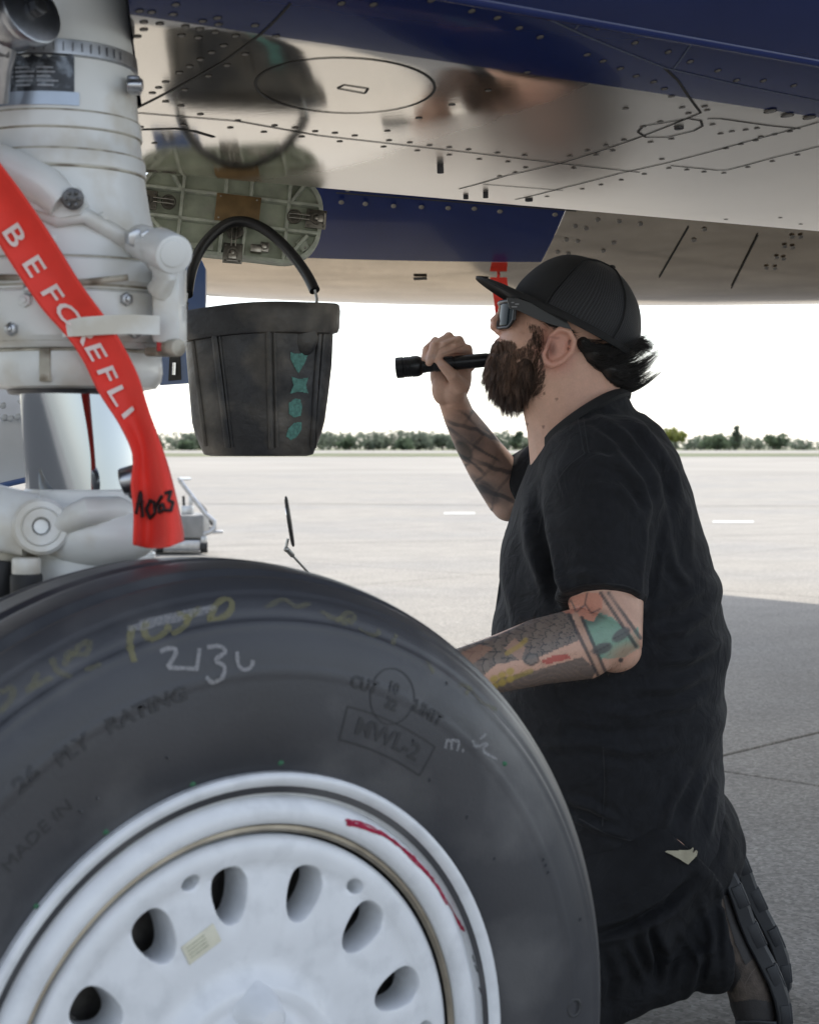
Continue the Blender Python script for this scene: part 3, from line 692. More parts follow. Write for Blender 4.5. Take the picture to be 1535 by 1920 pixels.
hub = MB().rev([(.0, .036), (.022, .036), (.030, .033), (.034, .026), (.035, .006), (.040, .003), (.050, .006)], WC, Wn, 40); hub.obj('hub_cap', m_rim, wheel)
mb = MB(); mb.rev([(.0, .022), (.009, .021), (.014, .016), (.018, .006), (.022, -.004), (.030, -.014)], wp(1.50, .060, 0.), Wn, 32); mb.obj('hub_boss', m_rim, wheel)
# sticker on the disc
m_stk = M('cream_sticker', (.62, .60, .48), rough=.5, var=.08, scale=60); m_stk2 = M('sticker_print', (.40, .40, .30), rough=.5, var=.2, scale=300)
A = math.radians(109); c = wp(A, .129, -.0128); r_ = math.cos(A + .13) * We1 + math.sin(A + .13) * Wz; t_ = math.sin(A + .13) * We1 - math.cos(A + .13) * Wz
st = MB(); st.box(c, (.032, .017, .0008), (t_, r_, Wn), bev=.0003); sto = st.obj('sticker', m_stk, wheel)
mb = MB()
for y in (-.004, -.001, .002, .005): mb.box(c + r_ * y - t_ * .004, (.018, .0014, .0012), (t_, r_, Wn))
mb.obj('sticker_print', m_stk2, sto, smooth=False)

# ------------------------------------------------------------------ marks on the tyre
def bvh_of(me):
    V = [v.co for v in me.vertices]; return BVHTree.FromPolygons(V, [tuple(p.vertices) for p in me.polygons])
tb = bvh_of(tyre.data)
def cast(bv, px, py):
    d = Vector(((px - 767.5) / FPX, 1, (HY - py) / FPX)).normalized(); h = bv.ray_cast(Vector((0, 0, CAM_H)), d)
    return (None, None) if h[0] is None else (np.array(h[0]), np.array(h[1]))
def stroke(bv, pts, w, mat, parent, name, off=.0007, curve=True, jitter=0.):
    """ribbon laid on a surface along a pixel polyline"""
    pts = np.array(pts, float)
    if curve and len(pts) > 2:       # Catmull-Rom
        Q = []; e = np.vstack([pts[0] * 2 - pts[1], pts, pts[-1] * 2 - pts[-2]])
        for i in range(1, len(e) - 2):
            for t in np.linspace(0, 1, 7, endpoint=False):
                Q.append(.5 * ((2 * e[i]) + (e[i + 1] - e[i - 1]) * t + (2 * e[i - 1] - 5 * e[i] + 4 * e[i + 1] - e[i + 2]) * t * t + (-e[i - 1] + 3 * e[i] - 3 * e[i + 1] + e[i + 2]) * t ** 3))
        Q.append(pts[-1]); pts = np.array(Q)
    else:
        Q = []
        for i in range(len(pts) - 1): Q += [pts[i] + (pts[i + 1] - pts[i]) * t for t in np.linspace(0, 1, 6, endpoint=False)]
        pts = np.array(Q + [pts[-1]])
    P = [cast(bv, *p) for p in pts]; P = [p for p in P if p[0] is not None]
    if len(P) < 2: return
    V = []
    for i, (p, n) in enumerate(P):
        t = nrm(P[min(i + 1, len(P) - 1)][0] - P[max(i - 1, 0)][0] + 1e-9); s = nrm(np.cross(n, t)) * w / 2 * (1 + jitter * rng.normal())
        V += [p - s + n * off, p + s + n * off]
    return put(name, make_mesh(name, V, [(2 * i, 2 * i + 1, 2 * i + 3, 2 * i + 2) for i in range(len(P) - 1)]), mat, parent)
def faded(name, col, dens=.55, sc=1100):
    """chalk: worn paint that leaves grains of the rubber showing"""
    m = bpy.data.materials.new(name); m.use_nodes = True; N = m.node_tree.nodes; L = m.node_tree.links; b = N['Principled BSDF']
    b.inputs['Base Color'].default_value = (*col, 1); b.inputs['Roughness'].default_value = .9
    geo = N.new('ShaderNodeNewGeometry'); t = N.new('ShaderNodeTexNoise'); t.inputs['Scale'].default_value = sc; t.inputs['Detail'].default_value = 3; L.new(geo.outputs['Position'], t.inputs['Vector'])
    r = N.new('ShaderNodeMapRange'); r.inputs[1].default_value = .50 - dens * .30; r.inputs[2].default_value = .62 - dens * .25; r.inputs[3].default_value = 0; r.inputs[4].default_value = .8 * dens + .15
    L.new(t.outputs[0], r.inputs[0]); L.new(r.outputs[0], b.inputs['Alpha']); return m
m_chy = faded('yellow_chalk', (.27, .25, .12), .5); m_chy2 = faded('yellow_chalk_faint', (.21, .20, .12), .38); m_chw = faded('white_chalk', (.36, .36, .37), .6); m_chw2 = faded('white_chalk_faint', (.42, .42, .43), .4)
Y1 = [[(249, 1175), (243, 1205), (252, 1242)], [(276, 1165), (270, 1185), (283, 1200), (305, 1190), (318, 1172)], [(330, 1150), (352, 1160), (340, 1180), (322, 1190)], [(345, 1165), (375, 1140)],
      [(398, 1150), (392, 1160), (408, 1162), (430, 1148), (434, 1130), (420, 1124), (402, 1138), (398, 1150)]]
for s in Y1: stroke(tb, s, .0052, m_chy, tyre, 'chalk_mark', jitter=.12)
Y2 = [[(48, 1296), (98, 1270)], [(60, 1288), (72, 1262)], [(98, 1235), (108, 1258), (135, 1270)], [(122, 1250), (130, 1225), (160, 1228), (168, 1205), (150, 1212), (128, 1240)], [(160, 1258), (190, 1246)], [(0, 1300), (25, 1290), (22, 1310), (0, 1335)]]
for s in Y2: stroke(tb, s, .0046, m_chy2, tyre, 'chalk_mark', jitter=.15)
Y3 = [[(498, 1140), (530, 1125), (555, 1138), (580, 1132)], [(600, 1146), (626, 1160), (655, 1162), (640, 1170)], [(630, 1166), (650, 1150), (664, 1156), (655, 1170)], [(672, 1180), (700, 1192), (712, 1182)], [(735, 1210), (742, 1190)],
      [(800, 1240), (812, 1262)], [(860, 1284), (880, 1290), (900, 1316), (930, 1330)], [(880, 1290), (872, 1302)]]
for s in Y3: stroke(tb, s, .0042, m_chy2, tyre, 'chalk_mark', jitter=.15)
stroke(tb, [(240, 1180), (330, 1162), (405, 1140)], .0050, m_chw2, tyre, 'chalk_mark', jitter=.2)
stroke(tb, [(262, 1168), (345, 1150), (400, 1138)], .0040, m_chw2, tyre, 'chalk_mark', jitter=.2)
W1 = [[(300, 1222), (318, 1216), (330, 1222), (314, 1252)], [(314, 1252), (370, 1254)], [(374, 1216), (368, 1256)], [(388, 1214), (410, 1212), (422, 1222), (404, 1238), (420, 1250), (416, 1270), (398, 1279), (386, 1270)], [(444, 1222), (446, 1246), (458, 1256), (470, 1250), (474, 1238)]]
for s in W1: stroke(tb, s, .0034, m_chw, tyre, 'chalk_mark', jitter=.1)
W2 = [[(885, 1388), (890, 1400), (912, 1394), (905, 1408), (930, 1424)], [(836, 1386), (834, 1404)], [(846, 1386), (845, 1405)], [(836, 1388), (858, 1390), (856, 1408)], [(866, 1404), (867, 1410)], [(910, 1376), (898, 1386)]]
for s in W2: stroke(tb, s, .0026, m_chw2, tyre, 'chalk_mark', jitter=.1)
# moulded lettering
m_mould = M('moulded_letters', (.024, .025, .028), rough=.55, var=.1)
def text_mesh(txt, size, extrude=.0, bold=0.):
    cu = bpy.data.curves.new('t', 'FONT'); cu.body = txt; cu.size = size; cu.extrude = 0; cu.offset = bold; cu.align_x = 'CENTER'; cu.align_y = 'CENTER'; cu.resolution_u = 3
    o = bpy.data.objects.new('t', cu); COL.objects.link(o); dg = bpy.context.evaluated_depsgraph_get(); dg.update()
    me = bpy.data.meshes.new_from_object(o.evaluated_get(dg), depsgraph=dg); bpy.data.objects.remove(o)
    bm = bmesh.new(); bm.from_mesh(me); bmesh.ops.triangulate(bm, faces=bm.faces[:]); bmesh.ops.subdivide_edges(bm, edges=[e for e in bm.edges if e.calc_length() > size * .25], cuts=2)
    bmesh.ops.triangulate(bm, faces=bm.faces[:]); bm.to_mesh(me); bm.free(); return me
pr = np.array([(r, o) for r, o in prof if r >= .2535 and o > -.1]); pr = pr[np.argsort(pr[:, 0])]
def side_pt(ang, r, off=0.): return wp(ang, r, np.interp(r, pr[:, 0], pr[:, 1]) + off)
def pix_polar(px, py):
    p, n = cast(tb, px, py); d = p - WC; return math.atan2(d @ Wz, d @ We1), math.hypot(d @ Wz, d @ We1)
def tyre_text(txt, px, py, size, mat=m_mould, sx=1., bold=.0):
    A, r = pix_polar(px, py); me = text_mesh(txt, size, bold=bold); V = verts_np(me); out = np.array([side_pt(A - x * sx / r, r + y, .0006) for x, y, z in V]); set_verts(me, out); smooth_shade(me)
    return put('moulded_text', me, mat, tyre)
tyre_text('CUT', 683, 1284, .0145, sx=.98, bold=.0006); tyre_text('10', 737, 1290, .0125, bold=.0006); tyre_text('32', 733, 1321, .0125, bold=.0006); tyre_text('LIMIT', 803, 1337, .0145, sx=.98, bold=.0006)
tyre_text('MWL-2', 728, 1384, .020, sx=1.15, bold=.0005)
tyre_text('RATING', 275, 1328, .0165, sx=1.2, bold=.0006); tyre_text('PLY', 136, 1407, .0165, sx=1.1, bold=.0006); tyre_text('26', 52, 1462, .0165, sx=1.3, bold=.0006); tyre_text('MADE IN', 70, 1565, .014, sx=1.2)
def ringtext(px, py, rr):
    A, r = pix_polar(px, py); P = []
    for q in np.linspace(0, 2 * math.pi, 33): P += [side_pt(A - math.cos(q) * rr / r, r + math.sin(q) * rr, .0005), side_pt(A - math.cos(q) * (rr - .0013) / r, r + math.sin(q) * (rr - .0013), .0005)]
    put('moulded_ring', make_mesh('moulded_ring', P, [(2 * i, 2 * i + 1, 2 * i + 3, 2 * i + 2) for i in range(32)]), m_mould, tyre)
ringtext(736, 1306, .024)
A, r = pix_polar(727, 1384); P = []
for (x, y) in [(-.048, -.014), (.048, -.014), (.048, .014), (-.048, .014), (-.048, -.014)]: P.append((x, y))
for i in range(4):
    V = []
    for t in np.linspace(0, 1, 14):
        x = P[i][0] * (1 - t) + P[i + 1][0] * t; y = P[i][1] * (1 - t) + P[i + 1][1] * t; d = np.array([P[i + 1][1] - P[i][1], -(P[i + 1][0] - P[i][0])]); d = d / np.linalg.norm(d) * .0007
        V += [side_pt(A - (x - d[0]) / r, r + y - d[1], .0005), side_pt(A - (x + d[0]) / r, r + y + d[1], .0005)]
    put('moulded_frame', make_mesh('moulded_frame', V, [(2 * i, 2 * i + 1, 2 * i + 3, 2 * i + 2) for i in range(13)]), m_mould, tyre)
m_dot = M('green_dot', (.03, .12, .06), rough=.7, var=.2)
for (x, y) in ((525, 1430), (360, 1470), (197, 1560), (66, 1699), (944, 1432)):
    p, n = cast(tb, x, y)
    if p is not None: MB().ell(p, (.0032, .0012, .0022), n=10, m=6).obj('green_dot', m_dot, tyre)
for k in range(20):          # small moulding nibs
    A = rng.uniform(.15, 3.0); r = rng.choice([.285, .305, .33, .355, .365]); MB().tube([side_pt(A, r, .0), side_pt(A + .005, r + .0025, .0009)], .0008, 5).obj('rubber_nib', m_tyre, tyre)
o_ring = pix_polar(1076, 1890); A, r = o_ring
mb = MB(); mb.rev([(.006, 0), (.0075, .0006), (.009, 0)], side_pt(A, r, .0003), Wn, 20); mb.obj('wear_mark', m_mould, tyre)
# red marker along the rim
wb = bvh_of(wheel.data); m_red = faded('red_marker', (.36, .012, .05), .95, 700)
pts = [(650, 1541), (690, 1553), (735, 1577), (775, 1610), (810, 1650), (838, 1692), (858, 1728), (870, 1746)]
stroke(wb, pts, .0030, m_red, wheel, 'red_marker', jitter=.35)
for i in range(3): stroke(wb, [(p[0] - 1 + rng.uniform(-3, 3), p[1] + 3 * i - 4 + rng.uniform(-3, 3)) for p in pts[:4 + i]], .0020, m_red, wheel, 'red_marker', jitter=.4)
tiny = M('stencil_black', (.05, .05, .06), rough=.6)
for k, (x, y) in enumerate(((885, 1790), (890, 1808), (898, 1850), (905, 1885))): stroke(wb, [(x, y), (x + 5, y + 14)], .0011, tiny, wheel, 'stencil_mark')

# ------------------------------------------------------------------ strut
SD = 1.60
m_white = M('white_gear_paint', (.70, .71, .69), rough=.36, var=.07, scale=14, col2=(.54, .50, .42), c2scale=13, c2amt=.42, coat=.25, rvar=.1, bump=.12, bscale=60, detail=9)
m_grime = M('grimy_white', (.42, .39, .32), rough=.5, var=.25, scale=40, col2=(.16, .13, .09), c2scale=45, c2amt=.6)
m_chrome = M('chrome', (.34, .37, .41), rough=.05, metal=1, var=.02); m_steel = M('dull_steel', (.42, .43, .45), rough=.3, metal=1, var=.2, scale=60)
m_darkst = M('dark_steel', (.12, .12, .125), rough=.4, metal=.9, var=.3, scale=60)
def sp(px, py, d=SD): return at(px, py, d)
sx = lambda y: 148 - (820 - y) * .066      # axis drifts left going up
def ring_prof(y0, y1, x_right): return None
def body(name, prof, mat, n=56, parent=None, squash=1.):
    """prof: list of (py, half width in px) revolved round the strut axis"""
    mb = MB(); rings = []
    for y, hw in prof:
        c = sp(sx(y), y); r = hw / FPX * SD
        rings.append([c + np.array([r * math.cos(q), r * math.sin(q), 0]) for q in np.linspace(0, 2 * math.pi, n, endpoint=False)])
    mb.loft(rings); return mb.obj(name, mat, parent or AC, angle=32)
strut = body('landing_strut', [(-120, 146), (60, 147), (150, 149), (232, 150), (236, 154), (262, 155), (266, 151), (300, 153), (306, 157), (330, 158), (336, 154), (400, 160), (440, 168), (470, 176), (500, 180)], m_white)
strut['label'] = 'white painted landing gear strut with chrome piston'
body('collar', [(498, 186), (505, 193), (540, 196), (548, 190), (556, 190), (562, 197), (612, 198), (640, 193), (652, 182), (660, 170)], m_white, parent=strut)
body('retainer_ring', [(636, 168), (640, 176), (650, 178), (656, 172)], m_grime, parent=strut)
body('gland_nut', [(655, 150), (660, 160), (668, 164), (700, 164), (716, 160), (728, 150), (732, 128)], m_white, parent=strut)
body('wiper_ring', [(728, 122), (734, 126), (740, 122)], m_darkst, parent=strut)
body('chrome_piston', [(735, 103), (930, 103)], m_chrome, n=72, parent=strut)
body('axle_sleeve', [(916, 104), (920, 108), (932, 109), (945, 118), (960, 122), (1010, 124), (1050, 122), (1090, 124), (1200, 128)], m_white, parent=strut)
# gland nut notches with rubber-dark slots
for dx_ in (-148, -20, 108):
    q = math.asin(max(-1, min(1, dx_ / 168))); mb = MB(); c = sp(sx(692), 692); r = 165 / FPX * SD
    t = np.array([math.sin(q), -math.cos(q), 0]); s = np.array([math.cos(q), math.sin(q), 0])
    mb.box(c + t * (r - .001), (.010, .006, .030), (s, t, (0, 0, 1)), bev=.001); mb.obj('nut_slot', m_grime, strut)
# hose clamp, data placard with worn edge
body('hose_clamp', [(106, 150), (108, 154), (128, 155), (134, 155), (137, 150)], m_steel, parent=strut)
mb = MB(); mb.box(sp(252, 160, SD - .03), (.012, .016, .016), bev=.002); mb.cyl(sp(240, 160, SD - .045), sp(268, 160, SD - .045), .006, 12); mb.obj('clamp_screw', m_steel, strut)
mb = MB()
for k in range(24):
    q = -1.45 + .11 * k; c = sp(sx(121), 121); r = 156 / FPX * SD; t = np.array([math.sin(q), -math.cos(q), 0]); s = np.array([math.cos(q), math.sin(q), 0])
    mb.box(c + t * r, (.0011, .0006, .008), (s, t, (0, 0, 1)))
mb.obj('clamp_thread', m_darkst, strut, smooth=False)
def wrap(name, y0, y1, q0, q1, hw, mat, nx=40, rag=0., parent=None):
    V = []; r = hw / FPX * SD
    for i, y in enumerate((y0, y1)):
        c = sp(sx((y0 + y1) / 2), y)
        for k in range(nx):
            q = q0 + (q1 - q0) * k / (nx - 1); V.append(c + np.array([r * math.sin(q), -r * math.cos(q), rng.normal() * rag]))
    return put(name, make_mesh(name, V, [(k, k + 1, nx + k + 1, nx + k) for k in range(nx - 1)]), mat, parent or strut)
m_plac = M('dark_placard', (.03, .033, .04), rough=.3, metal=.4, var=.4, scale=60, col2=(.16, .18, .21), c2scale=90, c2amt=.5); m_placb = M('blue_grey_band', (.33, .38, .46), rough=.3, metal=.5, var=.1)
wrap('data_placard', 138, 206, -1.5, .42, 151.5, m_plac, rag=.0012); pb = wrap('placard_band', 202, 226, -1.5, .46, 152.5, m_placb)
m_plt = M('placard_text', (.30, .32, .36), rough=.5, var=.2, scale=300)
for k, y in enumerate((158, 166, 174, 182, 190)): 
    for q0 in (-.85, -.55, -.28, -.02): wrap('placard_line', y, y + 3, q0, q0 + rng.uniform(.16, .25), 152.5, m_plt, 8)
for y_, hw_ in ((234, 152.5), (264, 153), (303, 155.5), (334, 156.5), (500, 189), (550, 191), (558, 191), (648, 184), (664, 165.5)):       # grime settled in the steps
    c = sp(sx(y_), y_); r = hw_ / FPX * SD; mb = MB(); mb.rev([(r - .002, -.0016), (r + .0004, -.0007), (r + .0004, .0007), (r - .002, .0016)], c, (0, 0, 1), 64); mb.obj('grime_line', m_grime, strut)
for dx_, y_ in ((-110, 575), (-40, 580), (60, 578), (130, 574), (-70, 630), (40, 640), (140, 632), (10, 470), (110, 430), (-30, 560)):
    q = math.asin(dx_ / 199); c = sp(sx(y_), y_); r = (197 if y_ > 500 else 172) / FPX * SD; t = np.array([math.sin(q), -math.cos(q), 0]); mb = MB(); mb.cyl(c + t * (r - .002), c + t * (r + .0045), .0062, 6); mb.cyl(c + t * r, c + t * (r + .0065), .003, 10); mb.obj('strut_bolt', m_steel if (dx_ + y_) % 3 else m_white, strut)
# lugs, bolts and fittings on the strut front
FD = SD - .082
mb = MB(); mb.prism([sp(x, y, FD) for x, y in ((60, 345), (95, 325), (150, 352), (165, 385), (155, 405), (118, 412), (62, 392))], (0, -.012, 0), (0, .035, 0)); mb.obj('lug', m_white, strut, angle=40)
mb = MB(); mb.cyl(sp(137, 373, FD - .012), sp(137, 373, FD - .026), .0098, 20)
for k in range(6):
    q = math.pi / 3 * k; c = sp(137, 373, FD - .027); mb.box(c + np.array([math.cos(q), 0, math.sin(q)]) * .006, (.003, .006, .003), bev=.0006)
mb.cyl(sp(137, 373, FD - .02), sp(137, 373, FD - .031), .003, 12); mb.obj('castle_nut', m_darkst, strut)
mb = MB(); mb.tube([sp(-40, 300, FD), sp(40, 330, FD - .005), sp(90, 352, FD - .008), sp(120, 380, FD - .01)], [.022, .020, .018, .016], 16); mb.obj('lug_arm', m_white, strut)
mb = MB(); mb.tube([sp(70, 396, FD), sp(110, 412, FD - .004), sp(160, 404, FD), sp(235, 448, FD + .02), sp(290, 500, FD + .04)], [.006, .007, .007, .008, .008], 12); mb.obj('weld_flange', m_white, strut)
mb = MB(); mb.cyl(sp(262, 452, FD + .01), sp(300, 466, FD - .03), .0155, 24); mb.cyl(sp(296, 462, FD - .026), sp(328, 478, FD - .058), .0175, 24); mb.obj('pin_fitting', m_white, strut)
mb = MB(); mb.cyl(sp(322, 474, FD - .056), sp(326, 476, FD - .0605), .012, 24); mb.obj('pin_cap', m_white, strut)
mb = MB(); mb.cyl(sp(250, 446, FD + .00), sp(258, 448, FD - .02), .009, 6); mb.cyl(sp(272, 444, FD - .01), sp(278, 446, FD - .03), .007, 6); mb.obj('pin_bolt', m_steel, strut)
mb = MB(); mb.tube([sp(300, 490, FD), sp(312, 520, FD), sp(300, 545, FD + .01)], [.011, .010, .012], 14); mb.obj('fitting_neck', m_white, strut)
mb = MB(); mb.box(sp(318, 570, FD + .03), (.026, .05, .075), bev=.006); mb.box(sp(330, 610, FD + .03), (.016, .04, .04), bev=.005); mb.obj('side_lug', m_white, strut)
mb = MB(); mb.cyl(sp(305, 652, FD + .02), sp(336, 652, FD + .0), .008, 12); mb.cyl(sp(325, 660, FD + .02), sp(325, 630, FD + .02), .006, 12); mb.box(sp(305, 660, FD + .025), (.03, .02, .008), bev=.002); mb.obj('hose_fitting', m_grime, strut)
mb = MB(); mb.box(sp(299, 650, FD + .01), (.004, .004, .008), bev=.0005); mb.obj('red_tell_tale', M('red_seal', (.5, .02, .02), rough=.5), strut)
# round boss at the left of the collar and the lower pin boss
def boss(px, py, d, r, rin, nm, L=.03):
    mb = MB(); p = sp(px, py, d); mb.rev([(rin, -.004), (rin + .002, 0), (r * .62, 0), (r * .66, .0016), (r * .70, 0), (r - .003, 0), (r, -.004), (r, -L), (0, -L)], p, (0.25, -1, .05), 36); o = mb.obj(nm, m_white, strut, angle=30)
    MB().rev([(0, -.006), (rin, -.006), (rin, 0)], p, (0.25, -1, .05), 24).obj('pin', m_steel, o); return o
boss(8, 580, FD + .0, .024, .0065, 'collar_boss'); bo = boss(78, 987, FD - .005, .0255, .0065, 'pin_boss', .05)
mb = MB(); mb.tube([sp(-120, 950, FD + .02), sp(-20, 968, FD + .015), sp(60, 985, FD + .012)], [.030, .030, .029], 18, flat=(.6, 1)); mb.obj('torque_link', m_white, strut)
mb = MB(); mb.tube([sp(-30, 1040, FD + .02), sp(40, 1030, FD + .03), sp(95, 1030, FD + .05)], [.016, .014, .010], 12); mb.obj('lower_web', m_grime, strut)
mb = MB(); mb.cyl(sp(50, 1045, FD), sp(50, 1078, FD), .013, 18); mb.obj('brake_union', m_white, strut); mb = MB(); mb.cyl(sp(50, 1075, FD), sp(50, 1125, FD), .0145, 14); mb.cyl(sp(8, 1050, FD + .02), sp(0, 1120, FD + .02), .012, 12); mb.obj('brake_hose', m_black, strut)
mb = MB(); mb.tube([sp(110, 985, FD + .01), sp(165, 958, FD - .0), sp(220, 955, FD + .02), sp(262, 975, FD + .05)], [.012, .013, .012, .01], 12); mb.obj('casting_ridge', m_white, strut)
mb = MB(); mb.ell(sp(185, 1005, FD + .03), (.055, .03, .028), n=24, m=14); mb.obj('fork_casting', m_white, strut)
mb = MB(); mb.cyl(sp(228, 905, FD - .012), sp(262, 895, FD - .012), .0125, 20); mb.cyl(sp(240, 925, FD - .01), sp(258, 915, FD - .01), .007, 12); mb.obj('charging_valve', m_steel, strut)
mb = MB(); mb.tube([sp(x, y, FD - .010) for x, y in ((-20, 520), (60, 520), (150, 530), (240, 520))], .003, 8); mb.obj('bead', m_grime, strut)
# axle out to the wheel
mb = MB(); a = WC - Wn * .03; b = sp(120, 1120, SD + .0); mb.tube([a, a - Wn * .16, WC - Wn * .30], .062, 28); mb.obj('axle', m_white, strut)
mb = MB(); mb.tube([WC - Wn * .30, WC - Wn * .30 + np.array([0, 0, .2]), sp(sx(1040), 1040)], [.075, .072, .064], 28); mb.obj('axle_fork', m_white, strut)
# elbow hose union, top left
mb = MB(); mb.cyl(sp(12, 45, FD - .03), sp(60, 20, FD - .05), .027, 28); mb.cyl(sp(48, 28, FD - .046), sp(62, 18, FD - .052), .031, 28); mb.tube([sp(20, 30, FD - .03), sp(8, 60, FD - .035), sp(2, 130, FD - .03), sp(-4, 190, FD - .02)], [.022, .016, .010, .010], 16); mb.obj('hose_elbow', m_steel, strut)
mb = MB(); mb.cyl(sp(4, 62, FD - .035), sp(0, 110, FD - .033), .013, 6); mb.cyl(sp(66, 18, FD - .05), sp(78, 10, FD - .055), .008, 6); mb.obj('hose_nut', m_darkst, strut)
# white strap that pins the streamer
STR = MB(); V = []; yy = (592, 628)
strap_pts = [(118, 604, 632), (150, 596, 630), (200, 592, 627), (250, 591, 626), (300, 593, 628)]
mb = MB(); rows = []
for k, (x, y0, y1) in enumerate(strap_pts):
    d = SD - .108 + .012 * ((x - 180) / 120) ** 2; rows.append([sp(x, y0, d), sp(x, y0 - 1, d - .004), sp(x, y1, d - .004), sp(x, y1 + 1, d)])
mb.loft(rows); mb.obj('strap_lug', m_white, strut)

# ------------------------------------------------------------------ red streamer
m_flag = M('red_webbing', (.78, .032, .016), rough=.6, var=.08, scale=30, bump=.25, bscale=700, sheen=.2)
m_flagt = M('streamer_print', (.72, .60, .56), rough=.7, var=.06)
m_ink = M('marker_ink', (.02, .01, .01), rough=.6)
# centre line (px), half width vector (px), depth
SL = [(-125, 195, 33, -22, 1.43), (-55, 300, 34, -22, 1.442), (5, 385, 36, -24, 1.460), (60, 470, 38, -24, 1.476), (115, 555, 38, -20, 1.484), (165, 618, 38, -14, 1.492), (195, 665, 38, -12, 1.492), (222, 720, 36, -16, 1.484), (250, 775, 24, -22, 1.480), (272, 830, 21, -24, 1.477), (282, 890, 34, -18, 1.470), (293, 950, 40, -12, 1.462), (298, 1000, 46, -8, 1.458), (299, 1018, 47, -4, 1.457)]
SLa = np.array(SL, float); tS = np.linspace(0, 1, len(SL))
def smooth_interp(ts, A, t):
    # Catmull-Rom through rows of A
    x = t * (len(A) - 1); i = int(min(len(A) - 2, max(0, math.floor(x)))); f = x - i
    p0, p1, p2, p3 = A[max(i - 1, 0)], A[i], A[i + 1], A[min(i + 2, len(A) - 1)]
    return .5 * (2 * p1 + (p2 - p0) * f + (2 * p0 - 5 * p1 + 4 * p2 - p3) * f * f + (-p0 + 3 * p1 - 3 * p2 + p3) * f ** 3)
def sl_pt(t, a, off=0.):
    r = smooth_interp(tS, SLa, t); lo = max(0., (t - .55) / .45)
    d = r[4] + .016 * lo * math.sin(a * 3.4 + 1.2 + 2.2 * t) - off + .004 * math.cos(a * 2)
    hem = 10 * (1 - a * a) * max(0, (t - .93) / .07)
    return at(r[0] + r[2] * a, r[1] + r[3] * a + hem, d)
nt, na = 90, 15
V = [sl_pt(i / (nt - 1), -1 + 2 * j / (na - 1)) for i in range(nt) for j in range(na)]
F = [(i * na + j, i * na + j + 1, (i + 1) * na + j + 1, (i + 1) * na + j) for i in range(nt - 1) for j in range(na - 1)]
me = apply_mods(make_mesh('streamer', V, F), [('SOLIDIFY', dict(thickness=.0014, offset=1))]); smooth_shade(me); me.materials.clear()
flag = thing('warning_streamer', 'red webbing streamer with white lettering hanging down the white landing gear strut', 'streamer', at(299, 1030, 1.46))
put('webbing', me, m_flag, flag)
# arc length table for the lettering
cl = np.array([sl_pt(t, 0) for t in np.linspace(0, 1, 400)]); al = np.r_[0, np.cumsum(np.linalg.norm(np.diff(cl, axis=0), axis=1))]
def letters(txt, t0, size, pitch, aoff, back=.0026, span=.030):
    s0 = np.interp(t0, np.linspace(0, 1, 400), al)
    for k, ch in enumerate(txt):
        if ch == ' ': continue
        me = text_mesh(ch, size, bold=.0004); V = verts_np(me); sk = s0 + k * pitch
        out = []
        for x, y, z in V:
            t = np.interp(sk + x * 1.0, al, np.linspace(0, 1, 400)); out.append(sl_pt(t, aoff + y / span, back))
        set_verts(me, np.array(out)); put('streamer_letter', me, m_flagt, flag)
cpx_ = to_px(cl)
for ch, y in (('B', 434), ('E', 492), ('F', 545), ('O', 587), ('R', 622), ('E', 656), ('F', 697), ('L', 735), ('I', 768)):
    letters(ch, float(np.interp(y, cpx_[:, 1], np.linspace(0, 1, 400))), .034, .0, -.30)
def flag_stroke(pts, w=.0030):
    # pts in photo pixels on the lower panel -> local (t, a) by search
    V = []
    grid_t = np.linspace(.70, 1, 120); grid_a = np.linspace(-1, 1, 41)
    G = np.array([[sl_pt(t, a, .0022) for a in grid_a] for t in grid_t]); PX = to_px(G.reshape(-1, 3))
    Q = []
    for i in range(len(pts) - 1):
        for t in np.linspace(0, 1, 6): Q.append(np.array(pts[i]) * (1 - t) + np.array(pts[i + 1]) * t)
    P = [G.reshape(-1, 3)[np.argmin(((PX - q) ** 2).sum(1))] for q in Q]
    P = [at(q[0], q[1], p[1] - .0012) for q, p in zip(Q, P)]
    MB().tube(P, w / 2, 6).obj('ink_stroke', m_ink, flag)
for s in ([(256, 962), (264, 922)], [(265, 925), (268, 970)], [(258, 945), (268, 940)], [(282, 938), (275, 955), (281, 972), (291, 962), (289, 942), (281, 938)], [(303, 930), (295, 945), (299, 961), (308, 955), (305, 945), (297, 951)], [(309, 925), (321, 921), (316, 938), (325, 942), (321, 957), (311, 957)]): flag_stroke(s)
# ------------------------------------------------------------------ rubber bucket on the door latch
BD = 2.42
m_rub = M('bucket_rubber', (.020, .020, .022), rough=.55, var=.35, scale=30, bump=1., bscale=85, col2=(.12, .105, .085), c2scale=9, c2amt=.75, rvar=.18, detail=9)
m_hose = M('handle_hose', (.014, .014, .015), rough=.35, var=.15)
m_wire = M('wire', (.36, .36, .35), rough=.35, metal=1, var=.15)
m_teal = M('teal_paint', (.075, .20, .17), rough=.7, var=.35, scale=220, bump=.4, bscale=500)
bk = thing('rubber_bucket', 'black rubber bucket with teal paint marks hanging under the open access door', 'bucket', at(485, 852, BD))
spx = FPX / BD; bcx = lambda y: 487 - (850 - y) * .012
tilt = math.radians(-3.2)
def bring(y, hw, n=72, lobes=True, k=1.):
    c = at(bcx(y), y, BD); r = hw / spx; P = []
    for q in np.linspace(0, 2 * math.pi, n, endpoint=False):
        rr = r
        x, yy = rr * math.cos(q), .74 * rr * math.sin(q)
        P.append(c + np.array([x, yy, k * -x * math.tan(-tilt) * -1]))
    return P
outer = [(855, 88), (852, 100), (838, 106), (815, 115), (790, 121), (740, 126), (690, 131), (640, 134), (612, 136)]
nB = 96
